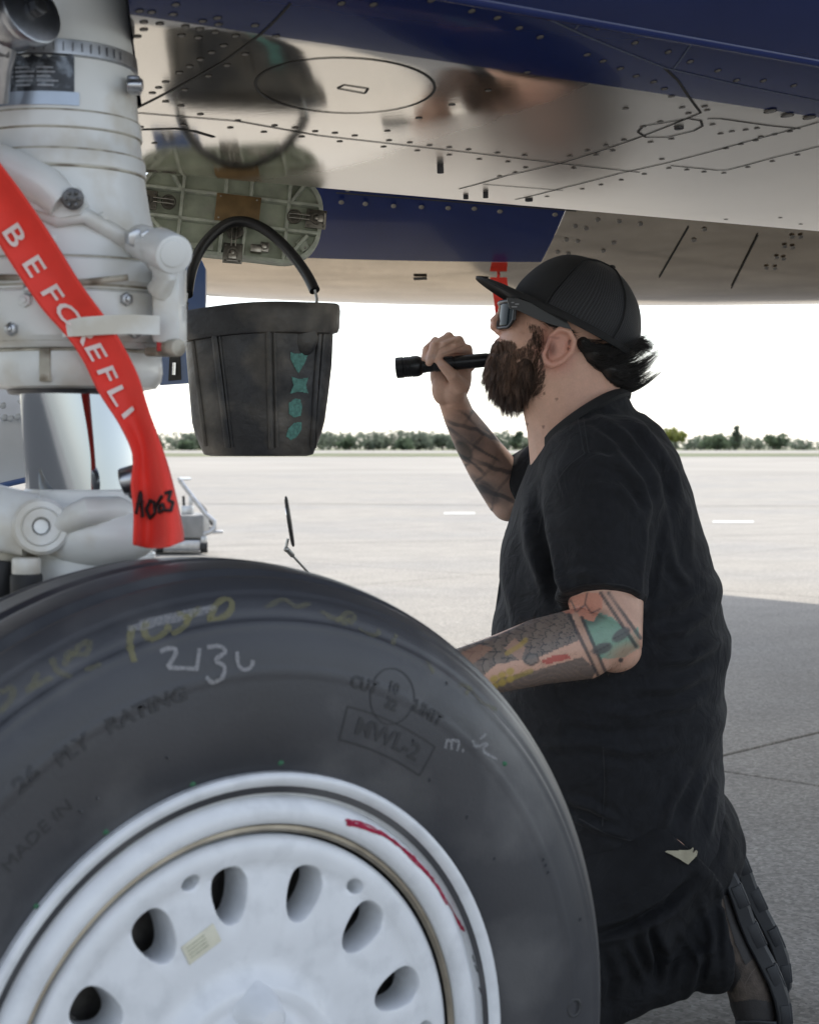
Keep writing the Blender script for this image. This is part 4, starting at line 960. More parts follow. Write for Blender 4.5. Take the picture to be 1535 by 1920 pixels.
def wob(ring, y, amp):
    c = np.mean(ring, 0); out = []
    for i, p in enumerate(ring):
        q = 2 * math.pi * i / len(ring); f = 1 + amp * (.022 * math.sin(2 * q + 1.0) + .012 * math.sin(3 * q + y * .02) + .008 * math.sin(5 * q + 2 + y * .01)); out.append(c + (p - c) * f)
    return out
tl = lambda y: max(0, (855 - y) / 240)
rows = [wob(bring(y, hw, nB, k=tl(y)), y, 1 + .5 * tl(y)) for y, hw in outer]
inner = [wob(bring(y, hw - 6, nB, k=tl(y)), y, 1 + .5 * tl(y)) for y, hw in outer[::-1][:-1]] + [wob(bring(848, 84, nB, k=0), 848, 1)]
mb = MB(); mb.loft(rows + inner); bucket = mb.obj('bucket_shell', m_rub, bk, angle=50)
# thick rolled rim with a pouring spout at the right
rimrows = []
for y, hw in ((634, 137), (632, 144), (624, 147), (592, 149), (580, 147), (577, 142), (579, 135), (590, 131), (634, 133)):
    R = wob(bring(y, hw, nB, k=1.), 600, 1.5); c = np.mean(R, 0); R2 = []
    for i, p in enumerate(R):
        q = 2 * math.pi * i / nB; dq = (q - math.radians(-32) + math.pi) % (2 * math.pi) - math.pi
        bulge = math.exp(-(dq / .30) ** 2); R2.append(c + (p - c) * (1 + .06 * bulge) + np.array([0, 0, 0.0015 * math.sin(3 * q)]))
    rimrows.append(R2)
mb = MB(); n = nB; b0 = 0
for r in rimrows: mb.V += [tuple(map(float, p)) for p in r]
for i in range(len(rimrows)):
    k = (i + 1) % len(rimrows)
    for j in range(n): l = (j + 1) % n; mb.F.append((i * n + j, i * n + l, k * n + l, k * n + j))
mb.obj('bucket_rim', m_rub, bk, angle=50)
bb = bvh_of(bucket.data)
def moulded(p0, p1, w, name, h=.0035):
    P = []
    for t in np.linspace(0, 1, 12):
        p, nn = cast(bb, p0[0] + (p1[0] - p0[0]) * t, p0[1] + (p1[1] - p0[1]) * t)
        if p is not None: P.append(p + nn * .0005)
    if len(P) > 2: MB().tube(P, w / spx / 2, 10).obj(name, m_rub, bk)
for a, b, w in (((402, 622), (428, 838), 13), ((503, 616), (508, 840), 11), ((514, 616), (519, 838), 7), ((598, 622), (584, 836), 11), ((362, 640), (386, 835), 9), ((607, 625), (590, 838), 6), ((411, 622), (436, 838), 5)): moulded(a, b, w, 'moulded_rib')
p, nn = cast(bb, 572, 632)
mb = MB(); mb.ell(p + nn * -.002, (.019, .010, .026), n=20, m=12); mb.obj('spout_bulge', m_rub, bk)
# teal marks
def patch(poly, parent, name, mat, bv, off=.0012, step=4):
    poly = np.array(poly, float); xs = np.arange(poly[:, 0].min(), poly[:, 0].max() + step, step); ys = np.arange(poly[:, 1].min(), poly[:, 1].max() + step, step)
    V = []; idx = {}; F = []
    for i, x in enumerate(xs):
        for j, y in enumerate(ys):
            if in_poly(np.array([[x, y]]), poly)[0]:
                p, nn = cast(bv, x, y)
                if p is not None: idx[(i, j)] = len(V); V.append(p + nn * off)
    for (i, j) in idx:
        k = [(i, j), (i + 1, j), (i + 1, j + 1), (i, j + 1)]
        if all(q in idx for q in k): F.append(tuple(idx[q] for q in k))
    if F: put(name, make_mesh(name, V, F), mat, parent)
patch([(543, 659), (553, 662), (579, 661), (572, 680), (559, 702), (552, 690), (544, 674)], bk, 'teal_mark', m_teal, bb, step=1.3)
patch([(545, 705), (560, 710), (579, 707), (574, 722), (578, 738), (560, 735), (542, 739), (549, 722)], bk, 'teal_mark', m_teal, bb, step=1.3)
patch([(552, 746), (563, 748), (567, 762), (564, 780), (550, 784), (540, 775), (541, 755)], bk, 'teal_mark', m_teal, bb, step=1.3)
patch([(550, 792), (565, 790), (566, 805), (556, 820), (545, 826), (535, 818), (540, 802)], bk, 'teal_mark', m_teal, bb, step=1.3)
# handle
HP = [(352, 552), (354, 535), (362, 500), (378, 465), (402, 437), (428, 419), (452, 415), (476, 420), (502, 434), (530, 458), (558, 490), (578, 520), (590, 545)]
hd = [BD + .02 + .05 * math.sin(math.pi * i / 12) for i in range(13)]
HPs = np.array([at(x, y, d) for (x, y), d in zip(HP, hd)]); HH2 = np.array([smooth_interp(None, HPs, t) for t in np.linspace(0, 1, 50)])
MB().tube(HH2, .0078, 16).obj('handle_grip', m_hose, bk)
MB().tube([at(352, 545, BD + .02), at(349, 565, BD + .02), at(350, 582, BD + .01), at(356, 600, BD)], .0022, 8).obj('handle_wire', m_wire, bk)
MB().tube([at(589, 540, BD + .02), at(594, 560, BD + .02), at(592, 585, BD + .01)], .0022, 8).obj('handle_wire', m_wire, bk)
for k, (x, y) in enumerate(((349, 568), (348, 576), (350, 584))): MB().rev([(.0035, -.001), (.0045, 0), (.0035, .001)], at(x, y, BD + .018), (.3, 0, 1), 12).obj('wire_coil', m_wire, bk)

# ------------------------------------------------------------------ service cart out on the apron
CT = ground_at(385, 1040); cd = CT[1]
m_galv = M('galvanised', (.48, .49, .50), rough=.35, metal=.8, var=.15, scale=30); m_cartb = M('cart_grey', (.22, .22, .215), rough=.5, var=.2, scale=10); m_rub2 = M('cart_rubber', (.02, .02, .02), rough=.7)
cart = thing('service_cart', 'small grey service cart with bent tubular handle standing beyond the strut', 'cart', CT)
mb = MB(); mb.tube([at(337, 900, cd), at(352, 920, cd), at(384, 962, cd), at(402, 978, cd), at(403, 990, cd), at(392, 999, cd), at(340, 1002, cd)], .020, 10); mb.obj('handle', m_galv, cart)
mb = MB(); mb.tube([at(337, 900, cd + .45), at(352, 920, cd + .45), at(384, 962, cd + .45), at(402, 978, cd + .45), at(403, 990, cd + .45), at(340, 1002, cd + .45)], .020, 10); mb.tube([at(335, 898, cd - .1), at(356, 898, cd + .5)], .014, 8); mb.obj('handle', m_galv, cart)
mb = MB(); mb.box(at(330, 985, cd + .22), (.55, .5, .20), bev=.02); mb.obj('tank', m_cartb, cart)
mb = MB(); mb.box(at(330, 1020, cd + .22), (.50, .5, .10), bev=.02); mb.obj('tray', m_galv, cart)
for dy in (0, .45):
    mb = MB(); mb.rev([(.0, -.03), (.045, -.03), (.05, -.022), (.05, .022), (.045, .03), (0, .03)], at(383, 1026, cd + dy), (1, .1, 0), 20); mb.obj('castor_wheel', m_rub2, cart)
    mb = MB(); mb.box(at(383, 1012, cd + dy), (.05, .07, .06), bev=.01); mb.cyl(at(383, 1006, cd + dy), at(384, 1000, cd + dy), .02, 10); mb.obj('castor_fork', m_galv, cart)
    mb = MB(); mb.rev([(.0, -.03), (.045, -.03), (.05, -.022), (.05, .022), (.045, .03), (0, .03)], at(300, 1026, cd + dy), (1, .1, 0), 20); mb.obj('castor_wheel', m_rub2, cart)
mb = MB(); mb.tube([at(344, 930, cd + .2), at(346, 960, cd + .2), at(350, 974, cd + .2)], .012, 8); mb.tube([at(366, 935, cd + .2), at(385, 955, cd + .2), at(398, 985, cd + .2)], .010, 8); mb.obj('hose', m_rub2, cart)
mb = MB(); mb.cyl(at(395, 998, cd), at(418, 997, cd), .014, 10); mb.obj('tow_pin', m_galv, cart)
mb = MB(); mb.box(at(352, 958, cd + .15), (.10, .1, .09), bev=.01); mb.cyl(at(358, 950, cd + .15), at(358, 930, cd + .15), .018, 10); mb.obj('pump', m_galv, cart)
# second red streamer, beyond the man's cap
s2 = thing('short_streamer', 'short red streamer hanging from the cowl behind the man’s cap', 'streamer', at(938, 606, 4.3))
rows = [[at(x0, y, 4.3 - .01 * math.sin(k)), at(x1, y, 4.3 - .01 * math.sin(k)), at(x1, y, 4.303 - .01 * math.sin(k)), at(x0, y, 4.303 - .01 * math.sin(k))] for k, (x0, x1, y) in enumerate(((918, 950, 520), (922, 952, 540), (926, 952, 566), (928, 950, 590), (927, 947, 612)))]
mb = MB(); mb.loft(rows); mb.obj('webbing', m_flag, s2)
MB().tube([at(934, 518, 4.3), at(936, 500, 4.35)], .004, 6).obj('lanyard', m_flag, s2)
# ------------------------------------------------------------------ the kneeling man
HD = 2.75; HPX = FPX / HD
def hp(px, py, lat=0.): return at(px, py, HD) + np.array([0, lat, 0])
def E(mb, px, py, rx, ry, rl, rot=0., lat=0., n=28, m=18):
    c, s = math.cos(math.radians(rot)), math.sin(math.radians(rot))
    mb.ell(hp(px, py, lat), (rx / HPX, rl, ry / HPX), ((c, 0, s), (0, 1, 0), (-s, 0, c)), n, m)
man = thing('person', 'kneeling bearded man in black cap, sunglasses, black t-shirt and work trousers looking up', 'person', at(1250, 1960, 2.72))
# ---- skin body: one continuous surface
B = MB()
E(B, 1080, 592, 112, 98, .074, -14); E(B, 1006, 600, 56, 62, .065, -10); E(B, 990, 642, 55, 50, .056, -12); E(B, 982, 694, 52, 42, .050, 28); E(B, 1026, 684, 46, 46, .060); E(B, 1052, 650, 52, 60, .068)
E(B, 962, 574, 13, 13, .050); E(B, 968, 620, 26, 24, .050)
B.tube([hp(952, 577), hp(938, 594), hp(927, 608)], [.0085, .0095, .0115], 14); E(B, 927, 612, 9.5, 9, .0125); E(B, 937, 621, 10, 8, .0165); E(B, 940, 645, 15, 12, .026); E(B, 938, 660, 12, 9, .024)
B.tube([hp(1048, 670), hp(1062, 720), hp(1083, 780), hp(1104, 850), hp(1120, 920)], [.068, .074, .081, .092, .11], 28, flat=(.90, 1.06), up=(0, 1, 0))
for sg in (-1, 1):      # ears
    L_ = sg * .0735
    E(B, 1039, 656, 17, 33, .0065, -18, L_, 20, 14)
    arc = [(1016, 684), (1010, 672), (1018, 655), (1024, 636), (1040, 623), (1058, 628), (1067, 645), (1062, 665), (1046, 682), (1026, 690), (1016, 684)]
    B.tube([hp(x, y, L_ + sg * .0065) for x, y in arc], [.0052, .004, .0035, .0040, .0048, .0050, .0050, .0048, .0050, .0060, .0055], 10)
    B.tube([hp(1034, 642, L_ + sg * .004), hp(1048, 650, L_ + sg * .004), hp(1044, 668, L_ + sg * .004)], .0032, 8)
# trunk under the shirt
TR = [(800, 1050, 1225, .09), (850, 1015, 1250, .165), (920, 990, 1275, .185), (1000, 965, 1295, .19), (1090, 955, 1328, .188), (1200, 945, 1338, .188), (1300, 950, 1330, .19), (1420, 970, 1326, .185), (1520, 1005, 1345, .18), (1580, 1030, 1345, .17)]
TD = 2.775
def slab_ring(y, x0, x1, hd, n=56, pw=.82, depth=TD, grow=0.):
    c = at((x0 + x1) / 2, y, depth); rx = (x1 - x0) / 2 / FPX * depth + grow; out = []
    for q in np.linspace(0, 2 * math.pi, n, endpoint=False):
        cx, sy = math.cos(q), math.sin(q); out.append(c + np.array([rx * math.copysign(abs(cx) ** pw, cx), (hd + grow) * math.copysign(abs(sy) ** pw, sy), 0]))
    return out
B.loft([slab_ring(y, a, b, h) for y, a, b, h in TR])
# arms
LA = [at(1145, 890, 2.62), at(1138, 990, 2.575), at(1132, 1110, 2.545), at(1139, 1190, 2.53), at(1095, 1206, 2.505), at(1010, 1222, 2.46), at(930, 1246, 2.405), at(860, 1262, 2.35), at(800, 1270, 2.30)]
B.tube(LA, [.066, .064, .0585, .0535, .053, .0475, .040, .033, .028], 28)
B.ell(at(1152, 1218, 2.535), (.040, .042, .034), n=20, m=14)
RA = [at(1140, 890, 2.95), at(1050, 905, 3.0), at(982, 925, 3.02), at(952, 920, 3.02), at(918, 872, 2.99), at(885, 822, 2.95), at(860, 780, 2.905), at(847, 745, 2.88)]
B.tube(RA, [.065, .058, .050, .047, .041, .034, .0265, .0245], 26)
B.ell(at(953, 940, 3.02), (.033, .04, .036), n=18, m=12)
# right hand on the torch
def finger(pts, r): B.tube([at(*p) for p in pts], r, 12); B.ell(at(*pts[-1]), (r[-1],) * 3, n=12, m=8); B.ell(at(*pts[1]), (r[1] * 1.04,) * 3, n=12, m=8)
B.ell(at(853, 706, 2.878), (.0285, .0155, .043), n=22, m=14); B.ell(at(828, 728, 2.868), (.0175, .015, .028), n=18, m=12); B.ell(at(824, 704, 2.872), (.0165, .013, .028), n=18, m=12); B.ell(at(850, 735, 2.866), (.021, .019, .022), n=18, m=12)
B.ell(at(862, 672, 2.883), (.024, .013, .022), n=18, m=12)
finger([(882, 690, 2.884), (876, 655, 2.860), (850, 654, 2.836), (834, 662, 2.830)], [.0098, .0088, .0080, .0066])
finger([(874, 668, 2.888), (860, 639, 2.862), (832, 648, 2.834), (820, 675, 2.8285)], [.0102, .0090, .0082, .0068])
finger([(862, 660, 2.890), (841, 632, 2.864), (813, 648, 2.834), (804, 680, 2.829)], [.0102, .0090, .0080, .0067])
finger([(848, 660, 2.892), (816, 640, 2.872), (799, 655, 2.848), (795, 674, 2.840)], [.0092, .0080, .0070, .0060])
finger([(866, 728, 2.856), (848, 704, 2.836), (828, 683, 2.8285)], [.0155, .0110, .0082])
# left hand closed on the mirror handle behind the tyre
hn = at(757, 1262, 2.262)
B.ell(at(772, 1264, 2.275), (.032, .020, .036), n=20, m=12)
for k in range(4):
    b = hn + np.array([-.022 + .004 * k, .004, .026 - .018 * k]); B.tube([b + np.array([.02, .012, 0]), b + np.array([-.004, -.018, .004]), b + np.array([-.004 - .012, -.036, 0]), b + np.array([.014, -.040, -.004])], [.0095, .009, .0085, .007], 10); B.ell(b + np.array([.014, -.040, -.004]), (.007,) * 3, n=10, m=8)
B.tube([hn + np.array([.025, .0, .03]), hn + np.array([.0, -.012, .045]), hn + np.array([-.022, -.022, .042])], [.013, .0105, .0085], 12)
# legs inside the trousers
for (h, k, an) in (((1250, 1570, 2.66), (985, 1893, 2.60), (1345, 1755, 2.66)), ((1250, 1570, 2.88), (1005, 1782, 2.92), (1365, 1668, 2.89))):
    B.tube([at(*h), (at(*h) + at(*k)) / 2, at(*k)], [.085, .075, .055], 20); B.tube([at(*k), (at(*k) + at(*an)) / 2 + np.array([0, 0, .01]), at(*an)], [.052, .052, .038], 18)
skin = apply_mods(B.mesh('body'), [('REMESH', dict(mode='VOXEL', voxel_size=.0024)), ('SMOOTH', dict(factor=.5, iterations=4))])
smooth_shade(skin)
V = verts_np(skin); P = to_px(V); D = V[:, 1]
def n3(V, sc, seed=0):
    """cheap smooth noise"""
    r = np.random.default_rng(seed); out = np.zeros(len(V))
    for k in range(7):
        w = r.normal(size=3) * sc; out += np.sin(V @ w + r.uniform(0, 6.28))
    return out / 4.
base = np.array([.62, .375, .275]); C = np.tile(base, (len(V), 1)) * (1 + .06 * n3(V, 60, 1) + .05 * n3(V, 200, 2))[:, None]
C = np.clip(C, 0, 1)
def mix(mask, col, amt=1.):
    a = (mask * amt)[:, None]; C[:] = C * (1 - a) + np.array(col) * a
def soft(x, a, b): return np.clip((x - a) / (b - a), 0, 1)
def blob(cx, cy, rx, ry, rot=0., edge=.15):
    c, s = math.cos(math.radians(rot)), math.sin(math.radians(rot)); d = P - (cx, cy); u = (d[:, 0] * c + d[:, 1] * s) / rx; v = (-d[:, 0] * s + d[:, 1] * c) / ry
    return 1 - soft(np.hypot(u, v), 1 - edge, 1 + edge)
def line(pts, w, edge=2.): d, _ = seg_dist(P, pts); return 1 - soft(d, w / 2 - edge / 2, w / 2 + edge / 2)
def poly(pts): return in_poly(P, pts).astype(float)
mix(blob(1040, 655, 38, 45, 0, .4) * (D < HD), (.60, .25, .19), .55); mix(blob(930, 612, 22, 22, 0, .5), (.62, .30, .225), .5); mix(blob(985, 615, 40, 22, 0, .6), (.60, .32, .235), .35)
mix(blob(1100, 800, 60, 80, 20, .5), (.60, .33, .245), .4); mix(line([(1090, 770), (1150, 735), (1170, 740)], 5, 4), (.30, .15, .10), .6)
mix(blob(1034, 653, 8, 13, -15, .5) * (D < HD), (.20, .07, .05), .75); mix(line([(1020, 645), (1030, 632), (1046, 634)], 4, 3) * (D < HD), (.30, .12, .09), .6)  # shade inside the ear put into the skin colour
for x, y in ((1020, 738), (1043, 748), (1018, 800), (988, 795)): mix(blob(x, y, 2.6, 2.6), (.16, .08, .05), .8)
mix(blob(850, 690, 60, 75, 0, .2) * (D > 2.8), (.60, .39, .30), .6); mix(line([(868, 648), (840, 660), (828, 664)], 3, 2) * (D > 2.8) * (D < 2.86), (.22, .11, .08), .5); mix(line([(850, 640), (822, 655), (812, 676)], 3, 2) * (D > 2.8) * (D < 2.86), (.22, .11, .08), .5)  # dark lines paint the shade between the fingers
for x, y in ((823, 682), (800, 672), (812, 668)): mix(blob(x, y, 6, 5) * (D < 2.835) * (D > 2.8), (.55, .38, .32), .7)
# near arm tattoo
NA = ((D < 2.66) & (P[:, 1] > 1080) & (P[:, 1] < 1330) & (P[:, 0] > 760)).astype(float)
stripe = lambda ang, wl, ph=0.: np.sin(2 * math.pi * (P[:, 0] * math.cos(math.radians(ang)) + P[:, 1] * math.sin(math.radians(ang))) / wl + ph)
ink = (.045, .045, .05); grey = (.13, .115, .10)
mix(NA, (.56, .34, .25), .6)
f1 = NA * poly([(850, 1218), (935, 1190), (1045, 1138), (1072, 1150), (1085, 1200), (1010, 1232), (930, 1245), (870, 1300), (840, 1260)])
mix(f1, grey, .88); wob_ = 14 * np.sin(P[:, 0] * .05) + 8 * n3(V, 90, 4)
dv = P - np.array([1122., 1222.]); ra = np.hypot(*dv.T) + 3 * n3(V, 90, 4); an = np.arctan2(dv[:, 1], dv[:, 0]); rowf = ra / 23; row = np.floor(rowf); fr = rowf - row
st_ = np.abs(np.sin(an * 23 + row * 1.57)); mix(f1 * (fr < .30 + .28 * st_), (.22, .175, .14), .55); mix(f1 * (st_ < .16), ink, .75); mix(f1 * (np.abs(fr - .30 - .28 * st_) < .055), ink, .8); mix(f1 * (np.abs(np.sin(an * 57)) < .2) * (fr > .6), ink, .35)
mix(f1 * poly([(945, 1215), (965, 1196), (985, 1215), (975, 1240)]), (.42, .26, .19), .8); mix(f1 * poly([(860, 1225), (900, 1208), (925, 1215), (880, 1250)]), (.40, .22, .15), .55)
f2 = NA * poly([(985, 1262), (1090, 1232), (1118, 1255), (1110, 1272), (1040, 1290), (960, 1300), (900, 1300), (940, 1270)])
mix(f2, (.10, .092, .085), .85); mix(f2 * (np.sin((P[:, 1] * 1.3 - .3 * P[:, 0] + wob_) * .45) > .55), (.27, .19, .15), .5)
mix(NA * poly([(1012, 1240), (1040, 1228), (1062, 1226), (1070, 1234), (1025, 1246)]), (.42, .05, .045), .8); mix(NA * blob(995, 1236, 14, 11, -15), (.17, .15, .135), .9); mix(NA * line([(982, 1240), (990, 1226), (1006, 1226), (1010, 1240), (996, 1248), (982, 1240)], 3), ink, .8)
for i in range(3):
    for j in range(2): mix(NA * blob(926 + 15 * i, 1282 - 7 * i + 14 * j - 9, 8, 6.5, -25, .25), (.46, .33, .08), .85)
mix(NA * line([(950, 1225), (975, 1210), (985, 1200)], 9), (.40, .28, .08), .7); mix(NA * line([(965, 1270), (995, 1258)], 9), (.36, .27, .07), .7)
mix(NA * poly([(1092, 1160), (1120, 1148), (1150, 1158), (1178, 1190), (1196, 1175), (1198, 1215), (1170, 1232), (1125, 1236), (1105, 1200)]), (.14, .33, .25), .85); mix(NA * blob(1110, 1160, 26, 12, -20, .5), (.06, .06, .06), .6); mix(NA * blob(1172, 1222, 30, 14, -20, .6), (.48, .25, .17), .6)
mix(NA * poly([(1046, 1142), (1062, 1128), (1072, 1118), (1096, 1112), (1132, 1112), (1128, 1140), (1112, 1166), (1092, 1160), (1080, 1150), (1064, 1152)]), (.58, .25, .17), .85)
for l in ([(1048, 1140), (1070, 1126), (1080, 1148), (1096, 1134)], [(1100, 1112), (1096, 1132), (1108, 1150), (1124, 1142)]): mix(NA * line(l, 3), ink, .75)
for a, b in (((1066, 1152), (1122, 1268)), ((1090, 1158), (1135, 1262)), ((1126, 1112), (1192, 1212)), ((1140, 1112), (1200, 1196))): mix(NA * line([a, b], 7), ink, .85)
mix(NA * line([(1078, 1152), (1128, 1265)], 10), (.46, .29, .21), .8); mix(NA * line([(1133, 1112), (1197, 1205)], 7), (.50, .31, .23), .8)
for x, y, r in ((1164, 1190, -35), (1128, 1216, -18)): mix(NA * blob(x, y, 20, 10, r), (.09, .085, .085), .9); mix(NA * line([(x - 15, y + 8), (x + 15, y - 8)], 2), ink, .8)
mix(NA * blob(1163, 1238, 4.5, 4.5), ink, .9); mix(NA * line([(1150, 1118), (1204, 1165)], 16, 8), (.50, .30, .22), .5)
# far arm tattoo
FA = ((D > 2.84) & (P[:, 1] > 768) & (P[:, 1] < 1000) & (P[:, 0] < 1010)).astype(float)
t_ = (P[:, 0] - 848) * .565 + (P[:, 1] - 755) * .825; c_ = (P[:, 0] - 848) * .825 - (P[:, 1] - 755) * .565
nz = n3(V, 60, 9); nz2 = n3(V, 130, 11); on = soft(t_, 8, 34)
mix(FA * on, (.27, .22, .20), .5); mix(FA * on * soft(nz, .0, .7), (.10, .10, .108), .6); mix(FA * on * soft(-nz2, .35, .7), (.36, .25, .195), .5)
for a_, b_, c0, wl_ in ((1., .45, 0., 44.), (-.35, 1., 1., 36.), (.6, -.8, 2., 52.)):
    ph = (t_ * a_ + c_ * b_ + 5 * nz + 2 * nz2) / wl_ * 2 * math.pi + c0; mix(FA * on * soft(.30 - np.abs(np.sin(ph / 2)), 0, .12) * soft(n3(V, 35, int(wl_)), -.5, .1), (.055, .058, .066), .72); mix(FA * on * (np.abs(np.abs(np.sin(ph / 2)) - .38) < .035), (.36, .26, .205), .45)
mix(FA * blob(868, 845, 22, 14, 50), (.04, .05, .05), .7); mix(FA * blob(915, 925, 26, 14, 50), (.05, .05, .06), .6)
ca = skin.color_attributes.new('tone', 'FLOAT_COLOR', 'POINT'); ca.data.foreach_set('color', np.c_[np.clip(C, 0, 1), np.ones(len(C))].astype(np.float32).ravel())
m_skin = M('skin', base, rough=.48, var=.05, scale=300, attr='tone', sss=.12, bump=.14, bscale=900)
skin.materials.clear(); body_o = put('body', skin, m_skin, man)

# ---- shirt
m_shirt = M('black_cotton', (.0120, .0128, .0155), bump2=(17, .016, .6), rough=.88, var=.18, scale=90, bump=.35, bscale=1100, sheen=.04, spec=.3, col2=(.0105, .011, .013), c2scale=30, c2amt=.35)
S = MB()
TS = [(772, 1075, 1205, .07), (800, 1035, 1236, .125), (850, 1000, 1266, .185), (920, 972, 1292, .205), (1000, 948, 1312, .212), (1090, 938, 1340, .21), (1150, 928, 1350, .21), (1220, 922, 1357, .212), (1300, 928, 1349, .214), (1420, 948, 1344, .208), (1500, 975, 1353, .204), (1560, 1000, 1368, .20), (1592, 1010, 1366, .197)]
rings = [slab_ring(y, a, b, h, 64) for y, a, b, h in TS]
S.loft(rings)
S.ell(at(1135, 880, 2.66), (.105, .11, .085), n=28, m=18); S.ell(at(1130, 880, 2.90), (.10, .11, .085), n=28, m=18)
S.tube([at(1135, 862, 2.66), at(1130, 930, 2.605), at(1128, 1010, 2.575), at(1127, 1080, 2.552), at(1126, 1128, 2.535)], [.094, .0935, .084, .076, .0725], 32, up=(1, 0, 0))
S.tube([at(1130, 880, 2.92), at(1050, 895, 2.99), at(990, 915, 3.015), at(975, 922, 3.02)], [.092, .078, .066, .062], 28)
cc0 = (hp(1014, 838) + hp(1168, 738)) / 2; cv0 = (hp(1168, 738) - hp(1014, 838)) / 2
rr_ = []
for k_s, dz in ((1.02, .004), (1.12, -.012), (1.32, -.045), (1.5, -.10)):
    rr_.append([cc0 + cv0 * math.cos(q) * k_s + np.array([.0, .090 * k_s * math.sin(q), dz + .011 * abs(math.sin(q)) * (2 - k_s)]) + np.array([-.005, 0, .005]) * abs(math.sin(q)) for q in np.linspace(0, 2 * math.pi, 48, endpoint=False)])
S.loft(rr_)
sh_me = apply_mods(S.mesh('shirt'), [('REMESH', dict(mode='VOXEL', voxel_size=.0055)), ('SMOOTH', dict(factor=.5, iterations=9)), ('SUBSURF', dict(levels=1, subdivision_type='SIMPLE'))])
smooth_shade(sh_me)
def fold(V, N, P, D, pts, w, amp, near=True, taper=True, dmax=2.80):
    d, t = seg_dist(P, pts); m = (D < dmax) if near else np.ones(len(V), bool)
    k = np.exp(-(d / w) ** 2) - .55 * np.exp(-((d - 1.7 * w) / w) ** 2)
    tp = np.sin(math.pi * np.clip(t, .02, .98)) ** .6 if taper else 1.
    V += N * (amp * k * tp * m)[:, None]
V = verts_np(sh_me); N = norms_np(sh_me); P = to_px(V); D = V[:, 1].copy()
FO = [([(1085, 790), (1140, 830), (1200, 900), (1225, 980)], 8, .004), ([(1100, 770), (1170, 810), (1230, 890), (1250, 990)], 8, .0045), ([(1130, 765), (1200, 800), (1262, 890), (1275, 1010)], 9, .004), ([(1180, 780), (1245, 850), (1290, 960), (1295, 1060)], 9, .0035),
      ([(1230, 960), (1222, 1040), (1212, 1130)], 9, -.008), ([(1245, 980), (1262, 1060), (1300, 1110)], 9, .004), ([(1100, 850), (1150, 862), (1200, 910), (1218, 960)], 8, .0035), ([(1095, 905), (1160, 915), (1212, 975)], 8, .003),
      ([(1003, 925), (1012, 1000), (1030, 1070), (1040, 1130)], 9, -.009), ([(985, 960), (990, 1030), (1020, 1100)], 10, .004), ([(1035, 1040), (1045, 1090), (1080, 1110)], 8, .003), ([(1045, 1080), (1100, 1075), (1150, 1090)], 8, .0022),
      ([(1215, 1150), (1270, 1130), (1325, 1100)], 10, .005), ([(1215, 1190), (1280, 1180), (1345, 1140)], 9, .005), ([(1225, 1240), (1290, 1235), (1352, 1195)], 10, .006), ([(1180, 1290), (1260, 1290), (1350, 1255)], 10, .005), ([(1080, 1330), (1180, 1340), (1290, 1320), (1345, 1290)], 11, .005), ([(1060, 1365), (1150, 1375), (1260, 1365)], 9, -.004),
      ([(1000, 1400), (1100, 1395), (1200, 1410), (1330, 1385)], 10, .004), ([(1290, 1450), (1260, 1510), (1240, 1560)], 8, .005), ([(1330, 1440), (1300, 1510), (1285, 1570)], 8, .004), ([(1345, 1460), (1338, 1520), (1325, 1575)], 7, .004), ([(1060, 1500), (1110, 1515), (1160, 1545)], 8, .005), ([(1050, 1525), (1110, 1550), (1180, 1570)], 8, .004), ([(1130, 1420), (1132, 1480), (1125, 1560)], 4, -.0018),
      ([(945, 1000), (950, 1080), (960, 1140)], 12, .005), ([(935, 1100), (945, 1180), (960, 1250)], 10, -.005)]
for pts, w, amp in FO: fold(V, N, P, D, pts, w * 1.1, amp * 1.35)
# loose drape everywhere, stronger at the back and waist
lowk = np.clip((P[:, 1] - 900) / 500, .15, 1)
V += N * (lowk * (.0028 * n3(V, 22, 21) + .0016 * n3(V, 48, 22)))[:, None]
back = np.clip((P[:, 0] - 1230) / 90, 0, 1) * np.clip((P[:, 1] - 1000) / 120, 0, 1) * np.clip((1480 - P[:, 1]) / 150, 0, 1)
V += N * (back * .0055 * np.maximum(-.3, np.sin(P[:, 1] * .052 + .02 * P[:, 0] + 2.2 * n3(V, 9, 25) + 1.5 * np.sin(D * 16))))[:, None]
# hem slopes down to the back, lifted a little near the camera
set_verts(sh_me, V); sh_me.materials.clear(); shirt = put('t_shirt', sh_me, m_shirt, man)
m_seamc = M('shirt_stitching', (.016, .017, .020), rough=.8, var=.1)
sbv = bvh_of(sh_me)
for l in ([(1043, 1116), (1085, 1099), (1130, 1094), (1175, 1099), (1210, 1116)], [(1080, 772), (1086, 800), (1092, 838), (1096, 850)], [(1090, 772), (1096, 800), (1101, 838), (1104, 850)], [(1130, 1400), (1133, 1470), (1128, 1560)], [(1096, 850), (1060, 880), (1024, 940), (1008, 1000)], [(1240, 1585), (1150, 1568), (1085, 1535)]): stroke(sbv, l, .0022, m_seamc, shirt, 'seam_line', .0006)
